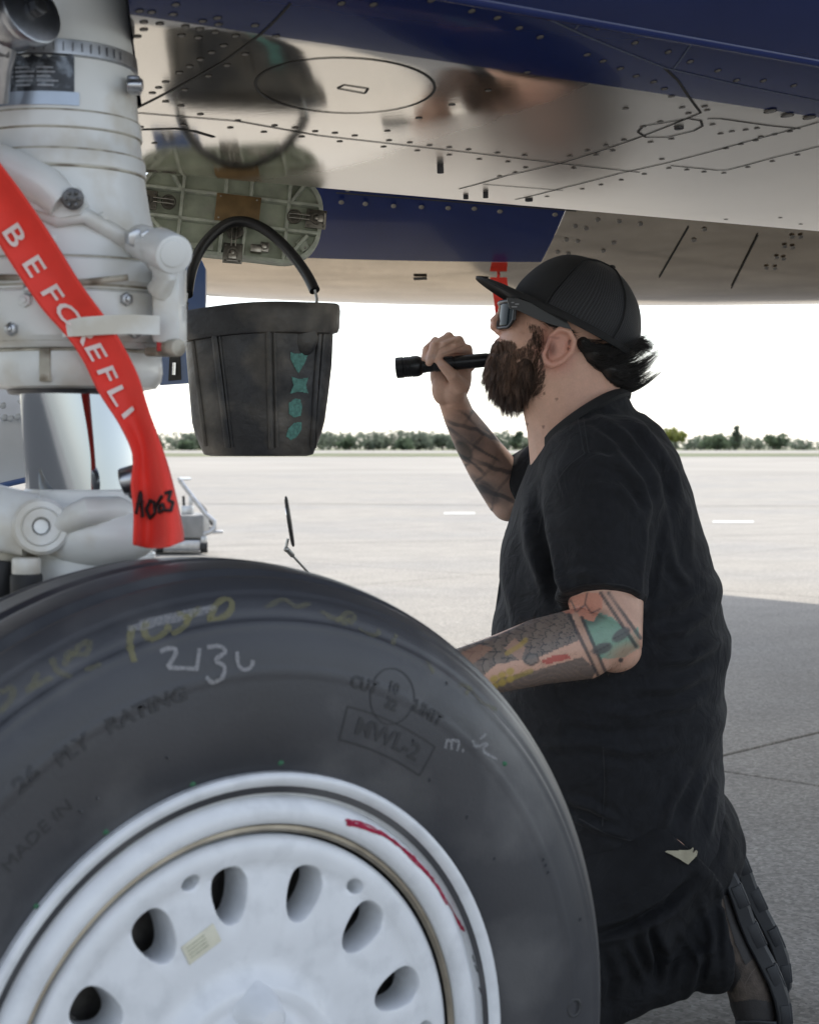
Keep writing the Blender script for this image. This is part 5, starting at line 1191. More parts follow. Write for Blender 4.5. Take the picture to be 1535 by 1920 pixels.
# collar band round the neck, sleeve hems
m_rib = M('ribbed_cotton', (.011, .0115, .013), rough=.85, var=.1, bump=.5, bscale=900)
col_c = (hp(1014, 838) + hp(1168, 738)) / 2; ca_ = (hp(1168, 738) - hp(1014, 838)) / 2
rows = []
for q in np.linspace(0, 2 * math.pi, 60, endpoint=False):
    p = col_c + ca_ * math.cos(q) * 1.0 + np.array([0, .092 * math.sin(q), .012 * abs(math.sin(q)) - .002]) + np.array([-.006, 0, .006]) * abs(math.sin(q))
    o = nrm(ca_ * math.cos(q) + np.array([0, .092 * math.sin(q), 0])); upv = nrm(np.cross(ca_, (0, 1., 0))); upv = upv if upv[2] > 0 else -upv
    rows.append([p - o * .001 + upv * .006, p + o * .0045 + upv * .004, p + o * .011 - upv * .007, p + o * .006 - upv * .012, p - o * .003 - upv * .006])
mb = MB(); k = len(rows[0])
for r in rows: mb.V += [tuple(map(float, x)) for x in r]
for i in range(60):
    for j in range(k): mb.F.append((i * k + j, i * k + (j + 1) % k, ((i + 1) % 60) * k + (j + 1) % k, ((i + 1) % 60) * k + j))
mb.obj('collar', m_rib, shirt, angle=60)

# ---- trousers
m_trs = M('black_work_cloth', (.0088, .0093, .0110), bump2=(24, .012, .5), rough=.88, spec=.3, var=.2, scale=40, bump=.35, bscale=1100, col2=(.011, .0115, .0135), c2scale=16, c2amt=.5)
T = MB()
T.ell(at(1270, 1580, 2.775), (.105, .175, .115), n=28, m=18); T.ell(at(1180, 1590, 2.77), (.13, .17, .10), n=28, m=18)
T.tube([at(1255, 1590, 2.665), at(1170, 1690, 2.635), at(1060, 1810, 2.61), at(990, 1880, 2.60)], [.108, .105, .090, .078], 28)
T.tube([at(1255, 1590, 2.88), at(1130, 1690, 2.90), at(1010, 1778, 2.92)], [.105, .098, .075], 28)
T.tube([at(985, 1896, 2.60), at(1080, 1858, 2.615), at(1180, 1815, 2.64), at(1270, 1775, 2.655), at(1312, 1762, 2.66), at(1340, 1757, 2.665)], [.073, .072, .070, .073, .083, .083], 28)
T.tube([at(1005, 1786, 2.92), at(1180, 1740, 2.90), at(1270, 1700, 2.89), at(1320, 1685, 2.89)], [.070, .068, .072, .075], 24)
tr_me = apply_mods(T.mesh('trousers'), [('REMESH', dict(mode='VOXEL', voxel_size=.006)), ('SMOOTH', dict(factor=.5, iterations=5)), ('SUBSURF', dict(levels=1, subdivision_type='SIMPLE'))]); smooth_shade(tr_me)
V = verts_np(tr_me); N = norms_np(tr_me); P = to_px(V); D = V[:, 1].copy()
for pts, w, amp in [([(1115, 1755), (1180, 1735), (1250, 1700), (1300, 1648)], 9, -.016), ([(1110, 1700), (1200, 1690), (1280, 1650)], 12, .003), ([(1170, 1760), (1190, 1800), (1210, 1850)], 9, .008), ([(1215, 1740), (1235, 1790), (1230, 1850)], 9, -.009), ([(1200, 1720), (1212, 1780), (1222, 1840)], 8, .007),
                    ([(1250, 1860), (1262, 1810), (1300, 1770)], 9, -.009), ([(1285, 1870), (1300, 1810), (1330, 1775)], 9, .008), ([(1270, 1740), (1310, 1800), (1300, 1850)], 8, .006), ([(1320, 1690), (1335, 1760), (1325, 1840)], 8, .006), ([(1130, 1780), (1150, 1840), (1140, 1890)], 9, -.006), ([(1230, 1800), (1290, 1790), (1360, 1780)], 6, .003), ([(1340, 1650), (1350, 1750), (1350, 1850)], 6, -.004)]: fold(V, N, P, D, pts, w, amp, dmax=2.78)
V += N * (.003 * n3(V, 30, 31) + .0022 * n3(V, 70, 32))[:, None]
set_verts(tr_me, V); tr_me.materials.clear(); trousers = put('trousers', tr_me, m_trs, man)
m_belt = M('tan_belt', (.34, .31, .22), rough=.7, var=.15, scale=60, bump=.3, bscale=300)
tbv = bvh_of(tr_me)
patch([(1240, 1596), (1310, 1592), (1303, 1606), (1288, 1622)], trousers, 'belt', m_belt, tbv, .006, 1.2)
MB().tube([at(1344, 1583, 2.66), at(1325, 1605, 2.645), at(1298, 1638, 2.63)], .008, 10, flat=(.5, 1.3)).obj('belt_loop', m_trs, trousers)
MB().tube([at(1352, 1580, 2.67), at(1340, 1598, 2.655), at(1325, 1616, 2.645)], .0045, 8).obj('pocket_edge', m_belt, trousers)

# ---- boots
m_boot = M('brown_nubuck', (.085, .066, .052), rough=.8, var=.3, scale=60, bump=.6, bscale=350, col2=(.040, .031, .026), c2scale=28, c2amt=.6)
m_sole = M('boot_rubber', (.022, .024, .028), rough=.55, var=.15, scale=60); m_stitch = M('stitching', (.10, .08, .065), rough=.7)
def boot(tx, dep, kind):
    z0 = 2.68; sh = np.array([tx, dep, 0.])
    bp_ = lambda x, y, l=0.: at(x, y, z0) + sh + np.array([0, l, 0])
    outer = [(1338, 1600), (1352, 1606), (1373, 1630), (1390, 1664), (1402, 1700), (1416, 1738), (1436, 1775), (1455, 1812), (1468, 1850), (1474, 1885), (1474, 1915), (1464, 1940), (1446, 1950)]
    inner = [(1330, 1612), (1338, 1622), (1352, 1650), (1364, 1684), (1377, 1722), (1392, 1758), (1412, 1796), (1430, 1832), (1441, 1864), (1446, 1890), (1444, 1912), (1434, 1932), (1422, 1944)]
    wid = [.020, .030, .036, .038, .037, .036, .038, .043, .047, .048, .045, .036, .020]
    mb = MB(); rows = []
    for (a, b, w) in zip(outer, inner, wid):
        A, B_ = bp_(*a), bp_(*b); rows.append([A + np.array([0, -w * .85, 0]), A + np.array([0, w * .85, 0]), A * .8 + B_ * .2 + np.array([0, w, 0]), B_ * .9 + A * .1 + np.array([0, w, 0]), B_ + np.array([0, w * .94, 0]), B_ + np.array([0, -w * .94, 0]), B_ * .9 + A * .1 + np.array([0, -w, 0]), A * .8 + B_ * .2 + np.array([0, -w, 0])])
    mb.loft(rows); sole = mb.obj('boot_sole', m_sole, man, angle=40)
    o_ = np.array(outer, float)
    for i in range(1, 12, 2):      # tread lugs, wrapping on to the side wall
        a, b = o_[i - 1] * .8 + o_[i] * .2, o_[i] * .15 + o_[i + 1] * .85; m_ = (a + b) / 2; t = nrm(b - a); nn = np.array([t[1], -t[0]]); nn = nn if nn[0] > 0 else -nn
        L = np.linalg.norm(b - a)
        for sg in (-1, 1):
            w = wid[i]; c = bp_(*(m_ - nn * 4.5), sg * w * .55); T3 = nrm(np.array([t[0], 0, -t[1]])); N3 = nrm(np.array([nn[0], 0, -nn[1]]))
            mb = MB(); mb.box(c, (L / HPX * .70, w * .80, .010), (T3, (0, 1, 0), N3), bev=.002); mb.obj('tread_lug', m_sole, sole)
            c = bp_(*(m_ - nn * 12), sg * w * .975)
            mb = MB(); mb.box(c, (L / HPX * .66, .004, .015), (T3, (0, 1, 0), N3), bev=.0015); mb.obj('tread_lug', m_sole, sole)
    # upper
    st = [(1612, 1296, 1334, .028), (1640, 1290, 1348, .036), (1680, 1296, 1366, .039), (1720, 1310, 1380, .039), (1760, 1326, 1397, .040), (1800, 1343, 1417, .042), (1835, 1356, 1435, .044), (1865, 1364, 1445, .045), (1895, 1372, 1449, .045), (1920, 1382, 1447, .040), (1940, 1398, 1436, .028)]
    rows = []
    for y, x0, x1, w in st:
        c = (bp_(x0, y) + bp_(x1, y)) / 2; rx = (x1 - x0) / 2 / FPX * z0
        rows.append([c + np.array([rx * math.copysign(abs(math.cos(q)) ** .8, math.cos(q)), w * math.copysign(abs(math.sin(q)) ** .8, math.sin(q)), 0]) for q in np.linspace(0, 2 * math.pi, 28, endpoint=False)])
    mb = MB(); mb.loft(rows); mb.tube([bp_(1330, 1690), bp_(1290, 1720), bp_(1250, 1740)], [.045, .048, .048], 24)
    me = apply_mods(mb.mesh('boot_upper'), [('REMESH', dict(mode='VOXEL', voxel_size=.004)), ('SMOOTH', dict(factor=.5, iterations=4))]); smooth_shade(me); me.materials.clear()
    up = put('boot_upper', me, m_boot, man)
    if kind:
        ub = bvh_of(me)
        for l in ([(1360, 1800), (1385, 1830), (1400, 1865)], [(1364, 1806), (1380, 1842), (1384, 1870)], [(1395, 1845), (1415, 1815), (1440, 1800)], [(1358, 1715), (1372, 1718)], [(1358, 1720), (1372, 1723)], [(1375, 1885), (1410, 1880), (1442, 1884)]): stroke(ub, l, .0013, m_stitch, up, 'stitching')
        m_pan = M('dark_leather', (.018, .016, .016), rough=.6, var=.2, scale=60, bump=.3, bscale=500)
        patch([(1348, 1655), (1366, 1690), (1390, 1745), (1412, 1795), (1396, 1812), (1376, 1770), (1360, 1715)], up, 'heel_counter', m_pan, ub, .0016, 1.5)
        patch([(1362, 1880), (1410, 1872), (1446, 1878), (1448, 1930), (1395, 1942), (1370, 1915)], up, 'toe_cap', m_pan, ub, .0016, 1.5)
        patch([(1352, 1820), (1378, 1800), (1390, 1830), (1372, 1862), (1356, 1850)], up, 'ankle_panel', m_pan, ub, .0016, 1.5)
        mb = MB(); mb.tube([bp_(1372, 1905, -.030), bp_(1405, 1897, -.046), bp_(1442, 1900, -.047)], .0035, 8); mb.obj('toe_cap_edge', m_sole, up)
boot(0., 0., True); boot(.045, .205, False)

# ---- cap
m_cap = M('black_twill', (.014, .014, .015), rough=.85, var=.12, scale=60, bump=.3, bscale=1200)
m_mesh = bpy.data.materials.new('cap_mesh'); m_mesh.use_nodes = True
def mesh_mat(m):
    N = m.node_tree.nodes; L = m.node_tree.links; b = N['Principled BSDF']; b.inputs['Roughness'].default_value = .6
    at_ = N.new('ShaderNodeAttribute'); at_.attribute_name = 'uvc'; sep = N.new('ShaderNodeSeparateXYZ'); L.new(at_.outputs['Vector'], sep.inputs[0])
    def wave(sock, f):
        mu = N.new('ShaderNodeMath'); mu.operation = 'MULTIPLY'; mu.inputs[1].default_value = f; L.new(sock, mu.inputs[0]); s = N.new('ShaderNodeMath'); s.operation = 'SINE'; L.new(mu.outputs[0], s.inputs[0]); return s.outputs[0]
    a, c = wave(sep.outputs[0], 1500.), wave(sep.outputs[1], 2600.)
    mx = N.new('ShaderNodeMath'); mx.operation = 'MAXIMUM'; L.new(a, mx.inputs[0]); L.new(c, mx.inputs[1])
    r = N.new('ShaderNodeMapRange'); r.inputs[1].default_value = .0; r.inputs[2].default_value = .9; L.new(mx.outputs[0], r.inputs[0])
    x = N.new('ShaderNodeMix'); x.data_type = 'RGBA'; x.inputs[6].default_value = (.004, .004, .005, 1); x.inputs[7].default_value = (.032, .034, .040, 1); L.new(r.outputs[0], x.inputs[0]); L.new(x.outputs[2], b.inputs['Base Color'])
    bp = N.new('ShaderNodeBump'); bp.inputs['Strength'].default_value = .8; bp.inputs['Distance'].default_value = .001; L.new(r.outputs[0], bp.inputs['Height']); L.new(bp.outputs[0], b.inputs['Normal'])
mesh_mat(m_mesh)
CB = np.array([1075., 612.]); ca2 = np.array([.885, .466]); ch2 = np.array([.466, -.885])
def cp(a, h, lat):      # cap frame (pixels at head depth) -> world
    p = CB + ca2 * a + ch2 * h; return hp(p[0], p[1], lat)
Fm = np.array([(-127, -4), (-127, 24), (-115, 61), (-98, 89), (-74, 111), (-37, 124), (11, 129)], float); Bm = np.array([(119, -2), (121, 25), (114, 50), (93, 84), (61, 110), (36, 122), (11, 129)], float); Lm = np.array([.086, .0885, .083, .071, .051, .028, .0005])
ti = np.linspace(0, 1, 7)
def cap_pt(phi, t, off=0.):
    f = smooth_interp(ti, Fm, t); b = smooth_interp(ti, Bm, t); l = max(.0003, smooth_interp(ti, Lm, t)); mid = (f[0] + b[0]) / 2; hf = (b[0] - f[0]) / 2
    c, s = math.cos(phi), math.sin(phi); a = mid - hf * c * abs(c) ** -.12 if abs(c) > 1e-3 else mid; h = f[1] * (1 + c) / 2 + b[1] * (1 - c) / 2
    k = 1 + off / .1; return cp(mid + (a - mid) * k, h + off * HPX * t, l * k * s)
def cap_piece(name, p0, p1, n, mat, skip=None, thick=.0022):
    nt_ = 30; V = []; F = []; UV = []
    for i in range(n):
        ph = p0 + (p1 - p0) * i / (n - 1)
        for j in range(nt_): V.append(cap_pt(ph, j / (nt_ - 1))); UV.append((ph * .1, j / (nt_ - 1) * .17, 0))
    for i in range(n - 1):
        for j in range(nt_ - 1):
            if skip and skip(p0 + (p1 - p0) * (i + .5) / (n - 1), (j + .5) / (nt_ - 1)): continue
            F.append((i * nt_ + j, (i + 1) * nt_ + j, (i + 1) * nt_ + j + 1, i * nt_ + j + 1))
    me = make_mesh(name, V, F); at2 = me.attributes.new('uvc', 'FLOAT_VECTOR', 'POINT'); at2.data.foreach_set('vector', np.array(UV, np.float32).ravel())
    me = apply_mods(me, [('SOLIDIFY', dict(thickness=thick, offset=0))]); smooth_shade(me); me.materials.clear(); return put(name, me, mat, man)
PHF = math.radians(62)
cap_piece('cap_front_panel', -PHF, PHF, 50, m_cap)
opening = lambda ph, t: abs(ph - math.pi) < .40 and t < .30 * math.sqrt(max(0, 1 - ((ph - math.pi) / .40) ** 2)) + .02
capm = cap_piece('cap_mesh_back', PHF, 2 * math.pi - PHF, 110, m_mesh, opening)
# seams, band, strap and button
for ph in (PHF, -PHF, math.pi * .68, -math.pi * .68):
    MB().tube([cap_pt(ph, t, .0022) for t in np.linspace(.02, .98, 26)], .0016, 6).obj('cap_seam', m_cap, capm)
mb = MB(); mb.tube([cap_pt(ph, .03, .0015) for ph in np.linspace(PHF * .6, math.pi - .42, 30)], .0062, 10, flat=(.5, 1.2)); mb.obj('cap_band', m_cap, capm)
MB().tube([cap_pt(ph, .03, .0015) for ph in np.linspace(-PHF * .6, -math.pi + .42, 30)], .0062, 10, flat=(.5, 1.2)).obj('cap_band', m_cap, capm)
m_strap = M('strap_plastic', (.20, .17, .13), rough=.45, var=.1)
MB().tube([cap_pt(ph, .02, .002) for ph in np.linspace(math.pi - .46, math.pi + .46, 16)], .006, 10, flat=(.35, 1.2)).obj('cap_strap', m_strap, capm)
mb = MB(); mb.ell(cp(11, 131, 0), (.0065, .0065, .004), n=14, m=8); mb.obj('cap_button', m_cap, capm)
rows = []
for ph in np.linspace(-math.radians(84), math.radians(84), 41):
    b = cap_pt(ph, .0); k = max(0, math.cos(ph * 1.07)) ** .62
    row = []
    for s in np.linspace(-.12, 1, 12):
        p = b + (hp(*(CB + ca2 * -78 * k)) - hp(*CB)) * s; lat = p[1] - HD
        p = p + np.array([0, 0, -.9 * (lat ** 2) * (1.0) * s]) + np.array([0, 0, .006 * math.sin(max(0, s) * math.pi)]); row.append(p)
    rows.append(row)
n = 12; Vb = [p for r in rows for p in r]; Fb = [(i * n + j, i * n + j + 1, (i + 1) * n + j + 1, (i + 1) * n + j) for i in range(40) for j in range(11)]
me = apply_mods(make_mesh('cap_brim', Vb, Fb), [('SOLIDIFY', dict(thickness=.0040, offset=0)), ('BEVEL', dict(width=.001, segments=2, limit_method='ANGLE'))]); smooth_shade(me); me.materials.clear(); put('cap_brim', me, m_cap, man)

# ---- sunglasses
m_frame = M('black_frame', (.012, .012, .013), rough=.4, var=.05); m_lens = M('dark_lens', (.004, .009, .010), rough=.08, var=0, spec=.06); m_grey = M('grey_print', (.25, .25, .26), rough=.5)
def glass_pt(lat, y, off=0.): return hp(934 + 25 * (abs(lat) / .073) ** 2.2 + (y - 592) * -.10 + off, y + 3 * (abs(lat) / .073), lat)
rows = []
for k, lat in enumerate(np.linspace(-.073, .073, 41)):
    g = abs(lat); top_ = 568; bot = 616 - 16 * max(0, (g - .058) / .015) ** 2 - (26 * max(0, 1 - g / .013) ** .6 if g < .013 else 0)
    rows.append([glass_pt(lat, y) for y in np.linspace(top_, bot, 9)])
n = 9; Vb = [p for r in rows for p in r]; Fb = [(i * n + j, i * n + j + 1, (i + 1) * n + j + 1, (i + 1) * n + j) for i in range(40) for j in range(8)]
me = apply_mods(make_mesh('sunglasses_lens', Vb, Fb), [('SOLIDIFY', dict(thickness=.0022, offset=0))]); smooth_shade(me); me.materials.clear(); lens = put('sunglasses_lens', me, m_lens, man)
top = [r[0] for r in rows]; bot = [r[-1] for r in rows]
MB().tube(top, .0036, 10).obj('sunglasses_frame', m_frame, man); MB().tube(bot, .0026, 10).obj('sunglasses_frame', m_frame, man)
for sg in (-1, 1):
    MB().tube([glass_pt(sg * .073, y) for y in np.linspace(568, 604, 6)], .0034, 10).obj('sunglasses_frame', m_frame, man)
    o2 = [(944, 566), (968, 569), (1000, 580), (1030, 592), (1056, 612), (1066, 632), (1050, 622), (1022, 614), (995, 604), (966, 590), (950, 586)]
    mb = MB(); mb.loft([[hp(x, y, sg * (.0745 + .0035 * math.sin((x - 944) / 122 * math.pi))) for x, y in o2], [hp(x, y, sg * (.0785 + .0035 * math.sin((x - 944) / 122 * math.pi))) for x, y in o2]]); tm = mb.obj('sunglasses_temple', m_frame, man, angle=30)
for x, y, w in ((955, 575, 5), (963, 578, 7), (958, 583, 10)): MB().box(hp(x, y, -.0803), (w / HPX, .0006, .0018)).obj('temple_print', m_grey, tm, smooth=False)

# ---- hair and beard: mass underneath, strands over it
m_beard = M('beard_hair', (.075, .040, .024), rough=.55, attr='tone', var=.1); m_hair = M('head_hair', (.016, .014, .013), rough=.42, var=.2, scale=80)
def strands(name, roots, dirs, length, width, mat, seg=5, curl=None, tones=None, parent=man, clump=0, cl_amt=.75):
    n = len(roots)
    if clump:
        gi = rng.choice(n, clump, replace=False); near = np.empty(n, int)
        for a0 in range(0, n, 2000): near[a0:a0 + 2000] = gi[((roots[a0:a0 + 2000, None, :] - roots[None, gi, :]) ** 2).sum(2).argmin(1)]
    t = np.linspace(0, 1, seg); V = np.zeros((n, seg, 3, 3)); d = dirs / np.linalg.norm(dirs, axis=1)[:, None]
    side = np.cross(d, rng.normal(size=(n, 3))); side /= np.linalg.norm(side, axis=1)[:, None]; oth = np.cross(d, side)
    bend = rng.normal(size=(n, 3)) * .22 if curl is None else curl
    for k in range(seg):
        p = roots + d * (length * t[k])[:, None] + bend * (length * t[k] ** 2)[:, None]
        if clump:
            m_k = cl_amt * t[k] ** 1.1; p = p * (1 - m_k) + (p[near] + (roots - roots[near]) * .25) * m_k
        w = (width * (1 - t[k] ** 1.5) + width * .08)[:, None] if not np.isscalar(width) else width * (1 - t[k] ** 1.5) + width * .08
        for j in range(3):
            q = 2 * math.pi * j / 3; V[:, k, j] = p + (side * math.cos(q) + oth * math.sin(q)) * w
    idx = np.arange(n * seg * 3).reshape(n, seg, 3); Q = []
    for k in range(seg - 1):
        for j in range(3): l = (j + 1) % 3; Q.append(np.stack([idx[:, k, j], idx[:, k, l], idx[:, k + 1, l], idx[:, k + 1, j]], 1))
    me = fast_mesh(name, V.reshape(-1, 3), np.vstack(Q))
    if tones is not None:
        T_ = np.repeat(tones, seg * 3, axis=0); c = me.color_attributes.new('tone', 'FLOAT_COLOR', 'POINT'); c.data.foreach_set('color', np.c_[T_, np.ones(len(T_))].astype(np.float32).ravel())
    return put(name, me, mat, parent)
def sample(me, n, accept):
    """random surface points with normals, filtered by accept(points, px)"""
    me.calc_loop_triangles(); tri = np.array([t.vertices[:] for t in me.loop_triangles]); V = verts_np(me); a, b, c = V[tri[:, 0]], V[tri[:, 1]], V[tri[:, 2]]
    cr = np.cross(b - a, c - a); ar = np.linalg.norm(cr, axis=1); mid = (a + b + c) / 3; ok = accept(mid, to_px(mid)); ar = ar * ok
    k = rng.choice(len(tri), n, p=ar / ar.sum()); u, v = rng.random(n), rng.random(n); m = u + v > 1; u[m] = 1 - u[m]; v[m] = 1 - v[m]
    return a[k] + (b - a)[k] * u[:, None] + (c - a)[k] * v[:, None], cr[k] / (np.linalg.norm(cr[k], axis=1)[:, None] + 1e-12)
Bd = MB(); E(Bd, 952, 700, 38, 42, .050, 20); E(Bd, 968, 722, 36, 30, .048, 30); E(Bd, 984, 698, 28, 40, .057, 10); E(Bd, 932, 682, 18, 26, .036); E(Bd, 935, 647, 12, 9, .030, 20); E(Bd, 952, 672, 20, 22, .044)
bd_me = apply_mods(Bd.mesh('beard'), [('REMESH', dict(mode='VOXEL', voxel_size=.004)), ('SMOOTH', dict(factor=.5, iterations=4))]); smooth_shade(bd_me); bd_me.materials.clear()
m_bmass = M('beard_mass', (.045, .028, .020), rough=.8, var=.3, scale=200, bump=.6, bscale=400)
put('beard', bd_me, m_bmass, man)
def beard_set(n, region, lmul, seed_me, wd=.00036):
    p, nn = sample(seed_me, n, region); px = to_px(p); down = np.zeros((n, 3)); k = np.clip((px[:, 1] - 640) / 110, 0, 1)
    down[:, 0] = -.10 - .10 * k; down[:, 2] = -1; down[:, 0] += np.clip((px[:, 0] - 985) / 60, -.4, .6) * -.35
    d = down * .95 + nn * (.42 + .25 * rng.random((n, 1))) + rng.normal(size=(n, 3)) * .16
    L = lmul * (.0135 + .008 * k) * rng.uniform(.45, 1.45, n)
    tone = np.array([.185, .108, .070]) * (1 - .60 * k[:, None]) * rng.uniform(.45, 1.5, (n, 1)) * (1 + .55 * n3(p, 260, 51) + .35 * n3(p, 90, 52))[:, None].clip(.25, 2.2); tone[:, 2] *= 1.05
    curl = rng.normal(size=(n, 3)) * .18 + np.array([0, 0, -.25]) - nn * .15
    return strands('beard_strands', p, d, L, wd, m_beard, 5, curl, tone, clump=max(40, n // 26), cl_amt=.72)
beard_set(15000, lambda m, q: q[:, 1] > 628, 1.0, bd_me)
beard_set(6500, lambda m, q: in_poly(q, [(1003, 618), (1014, 624), (1016, 668), (1024, 700), (1014, 735), (985, 750), (965, 720), (952, 688), (962, 668), (984, 656), (998, 634)]) & (np.abs(m[:, 1] - HD) < .1), .42, skin, .00024)
beard_set(1500, lambda m, q: in_poly(q, [(1003, 618), (1006, 640), (986, 660), (950, 672), (936, 664), (962, 658), (986, 645)]) & (np.abs(m[:, 1] - HD) < .1), .32, skin, .00022)
pS, nS = sample(skin, 330, lambda m, q: in_poly(q, [(986, 602), (1000, 606), (1018, 614), (1020, 650), (1004, 648), (998, 628)]) & (m[:, 1] < HD)); nn_ = len(pS)
strands('sideburn', pS, np.c_[-.05 * np.ones(nn_), -.25 * np.ones(nn_), -1 * np.ones(nn_)] + rng.normal(size=(nn_, 3)) * .25, rng.uniform(.004, .009, nn_), .00017, m_beard, 4, None, np.tile([[.09, .055, .038]], (nn_, 1)) * rng.uniform(.5, 1.4, (nn_, 1)))
beard_set(900, lambda m, q: in_poly(q, [(1000, 606), (1018, 618), (1028, 690), (1020, 748), (980, 765), (945, 700), (940, 668), (962, 652), (986, 640)]) & (np.abs(m[:, 1] - HD) < .1), .30, skin, .00018)
beard_set(2200, lambda m, q: in_poly(q, [(932, 634), (965, 640), (975, 665), (930, 665), (925, 645)]) & (np.abs(m[:, 1] - HD) < .07), .5, skin)
# hair: nape mass, locks and flicks
Hr = MB(); E(Hr, 1112, 668, 44, 34, .072, -25); E(Hr, 1142, 694, 42, 34, .062, -35); E(Hr, 1165, 712, 24, 22, .045); E(Hr, 1085, 646, 22, 22, .076)
hr_me = apply_mods(Hr.mesh('hair'), [('REMESH', dict(mode='VOXEL', voxel_size=.005)), ('SMOOTH', dict(factor=.5, iterations=4))]); smooth_shade(hr_me); hr_me.materials.clear(); put('hair', hr_me, m_hair, man)
n = 5200; p, nn = sample(hr_me, n, lambda m, q: q[:, 1] > 625); px = to_px(p)
kx = np.clip((px[:, 0] - 1070) / 110, 0, 1)
lk = n3(p * np.array([1, 1, 1]), 160, 41)
d = np.c_[.55 + .35 * kx + .25 * lk, .25 * n3(p, 120, 42), -.85 + .35 * kx] + nn * .30 + rng.normal(size=(n, 3)) * .07
cu = np.c_[.55 * np.ones(n), .15 * n3(p, 90, 43), .55 + .5 * kx]
strands('hair_locks', p, d, rng.uniform(.022, .048, n) * (1 - .25 * kx), .00045, m_hair, 7, cu * 1.25, clump=110, cl_amt=.85)
n = 420; a = rng.random(n); p = np.array([hp(x, y, l) for x, y, l in zip(rng.uniform(1172, 1192, n), rng.uniform(630, 655, n), rng.normal(0, .014, n))])
d = np.c_[.7 + .3 * a, rng.normal(0, .2, n), .15 + .25 * rng.normal(size=n)]; cu = np.c_[.1 * np.ones(n), rng.normal(0, .15, n), -.45 + .35 * rng.normal(size=n)]
strands('hair_tuft', p, d, rng.uniform(.018, .038, n), .00045, m_hair, 6, cu, clump=14, cl_amt=.8)
n = 320; px_ = rng.uniform(0, 1, n); p = np.array([hp(1002 + 60 * t, 600 + 32 * t + rng.normal() * 3, -.066 - .008 * t) for t in px_]); d = np.c_[.7 * np.ones(n), -.15 + rng.normal(0, .15, n), -.35 + rng.normal(0, .3, n)]
strands('temple_hair', p, d, rng.uniform(.008, .02, n), .0004, m_hair, 5)
n = 160; p = np.array([hp(rng.uniform(952, 985), rng.uniform(570, 576), -.05 - .012 * rng.random()) for _ in range(n)]); strands('eyebrow', p, np.c_[.7 * np.ones(n), -.3 * np.ones(n), .2 + rng.normal(0, .2, n)], rng.uniform(.006, .01, n), .0004, m_beard, 4, None, np.tile([[.05, .03, .02]], (n, 1)))
# fine forearm hair catching the light
p, nn = sample(skin, 900, lambda m, q: (m[:, 1] < 2.56) & in_poly(q, [(850, 1205), (1060, 1110), (1200, 1180), (1190, 1260), (900, 1310)])); n = len(p)
strands('arm_hair', p, nn * .5 + np.array([-.7, 0, -.25]) + rng.normal(size=(n, 3)) * .25, rng.uniform(.006, .012, n), .00012, M('arm_hair', (.09, .06, .04), rough=.6), 4)

# ------------------------------------------------------------------ torch in the right hand
m_torch = M('black_anodised', (.016, .017, .020), rough=.33, metal=.5, var=.1, scale=100); m_glass = M('torch_lens', (.3, .32, .34), rough=.1, coat=.5)
TA, TB = at(743, 690, 2.852), at(925, 674, 2.833); tdir = TB - TA; TL = np.linalg.norm(tdir); tdir /= TL
torch = thing('flashlight', 'black metal flashlight held in the man’s raised right hand', 'flashlight', (TA + TB) / 2)
mb = MB(); mb.rev([(.0, .0475), (.0115, .0475), (.0118, .046), (.0118, .060), (.0112, .061), (.0112, .064), (.0118, .065), (.0118, .095), (.0109, .096), (.0109, .099), (.0118, .100), (.0118, TL - .012), (.0105, TL - .006), (.0105, TL), (0, TL)], TA, tdir, 28); mb.obj('torch_body', m_torch, torch, angle=30)
hd_ = MB(); pr_ = [(.0135, 0), (.0168, 0), (.0176, .001), (.0176, .012)]
for k in range(4): z = .013 + .0038 * k; pr_ += [(.0164, z), (.0164, z + .0016), (.0176, z + .0018), (.0176, z + .0034)]
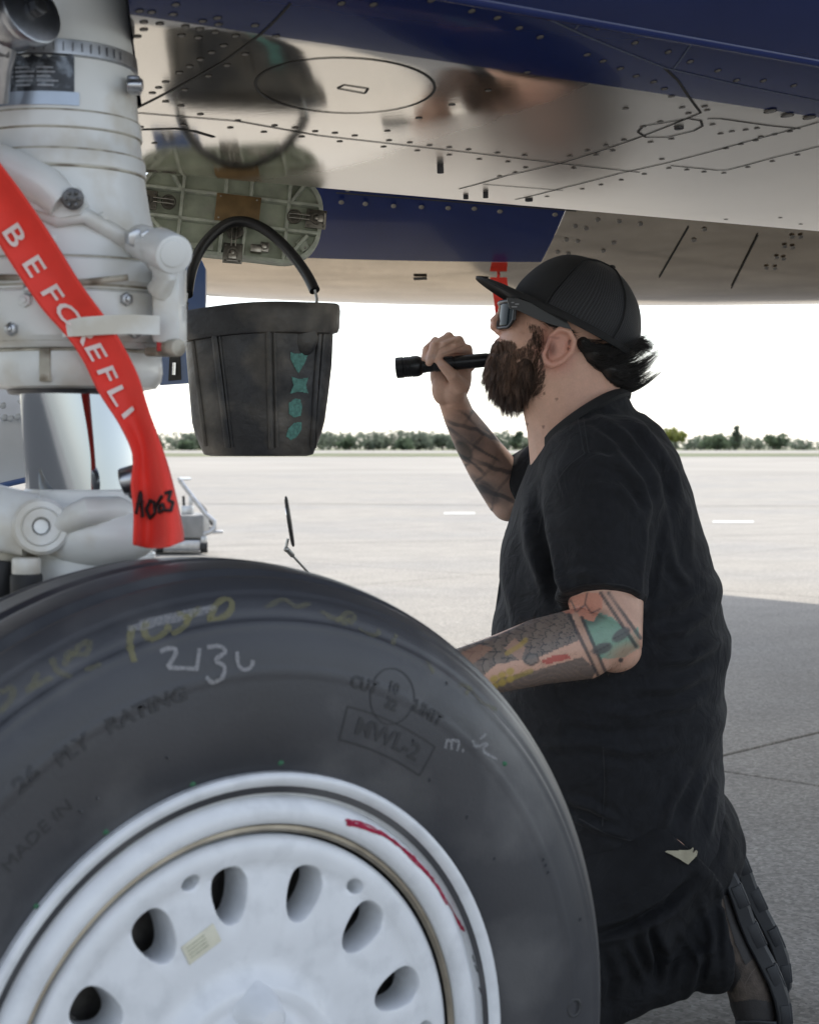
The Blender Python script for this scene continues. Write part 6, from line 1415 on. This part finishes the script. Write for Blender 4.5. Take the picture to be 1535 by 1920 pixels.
pr_ += [(.0176, .036), (.0150, .042), (.0125, .044), (.0125, .049), (.0, .049)]
hd_.rev(pr_, TA, tdir, 32); hd_.obj('torch_head', m_torch, torch, angle=30)
MB().rev([(0, .002), (.0135, .002)], TA, tdir, 24).obj('torch_lens', m_glass, torch)
mb = MB()
for k in range(10):
    for j in range(14):
        q = 2 * math.pi * j / 14; r_ = np.array([0, math.cos(q), math.sin(q)]); mb.box(TA + tdir * (.068 + .0027 * k) + r_ * .0119, (.0015, .0015, .0012))
mb.obj('knurling', m_torch, torch, smooth=False)

# ------------------------------------------------------------------ inspection mirror in the left hand
m_mir = M('mirror_glass', (.8, .8, .8), rough=.03, metal=1, var=0); m_blk = M('black_plastic', (.015, .015, .016), rough=.4, var=.1)
im = thing('inspection_mirror', 'small inspection mirror seen edge on, its thin handle running down behind the tyre', 'mirror', at(540, 1035, 2.05))
c = at(543, 978, 2.05); n_ = nrm(np.array([.99, .035, .14])); upm = nrm(np.array([.13, -.45, 1.])); upm = nrm(upm - n_ * (upm @ n_)); sd = np.cross(n_, upm)
def el(hh, hw, o): return [c + upm * hh * math.cos(q) + sd * hw * math.sin(q) + n_ * o for q in np.linspace(0, 2 * math.pi, 40, endpoint=False)]
MB().loft([el(.031, .021, -.0016), el(.0325, .0225, -.0008), el(.0325, .0225, .0010), el(.031, .021, .0018)]).obj('mirror_back', m_blk, im)
MB().loft([el(.0295, .0195, -.0022), el(.0295, .0195, -.0015)]).obj('mirror_glass', m_mir, im)
mb = MB(); mb.ell(at(537, 1030, 2.05), (.0035,) * 3, n=12, m=8); mb.cyl(at(536, 1028, 2.05), at(549, 1042, 2.06), .0030, 12); mb.tube([at(540, 1010, 2.05), at(536, 1028, 2.05)], .0018, 8); mb.obj('swivel', m_wire, im)
mb = MB(); mb.tube([at(547, 1040, 2.06), at(640, 1140, 2.15), at(740, 1248, 2.236)], .0016, 8); mb.obj('rod', m_wire, im); mb = MB(); mb.tube([at(690, 1194, 2.195), at(790, 1302, 2.28)], .0055, 12); mb.obj('grip', m_blk, im)
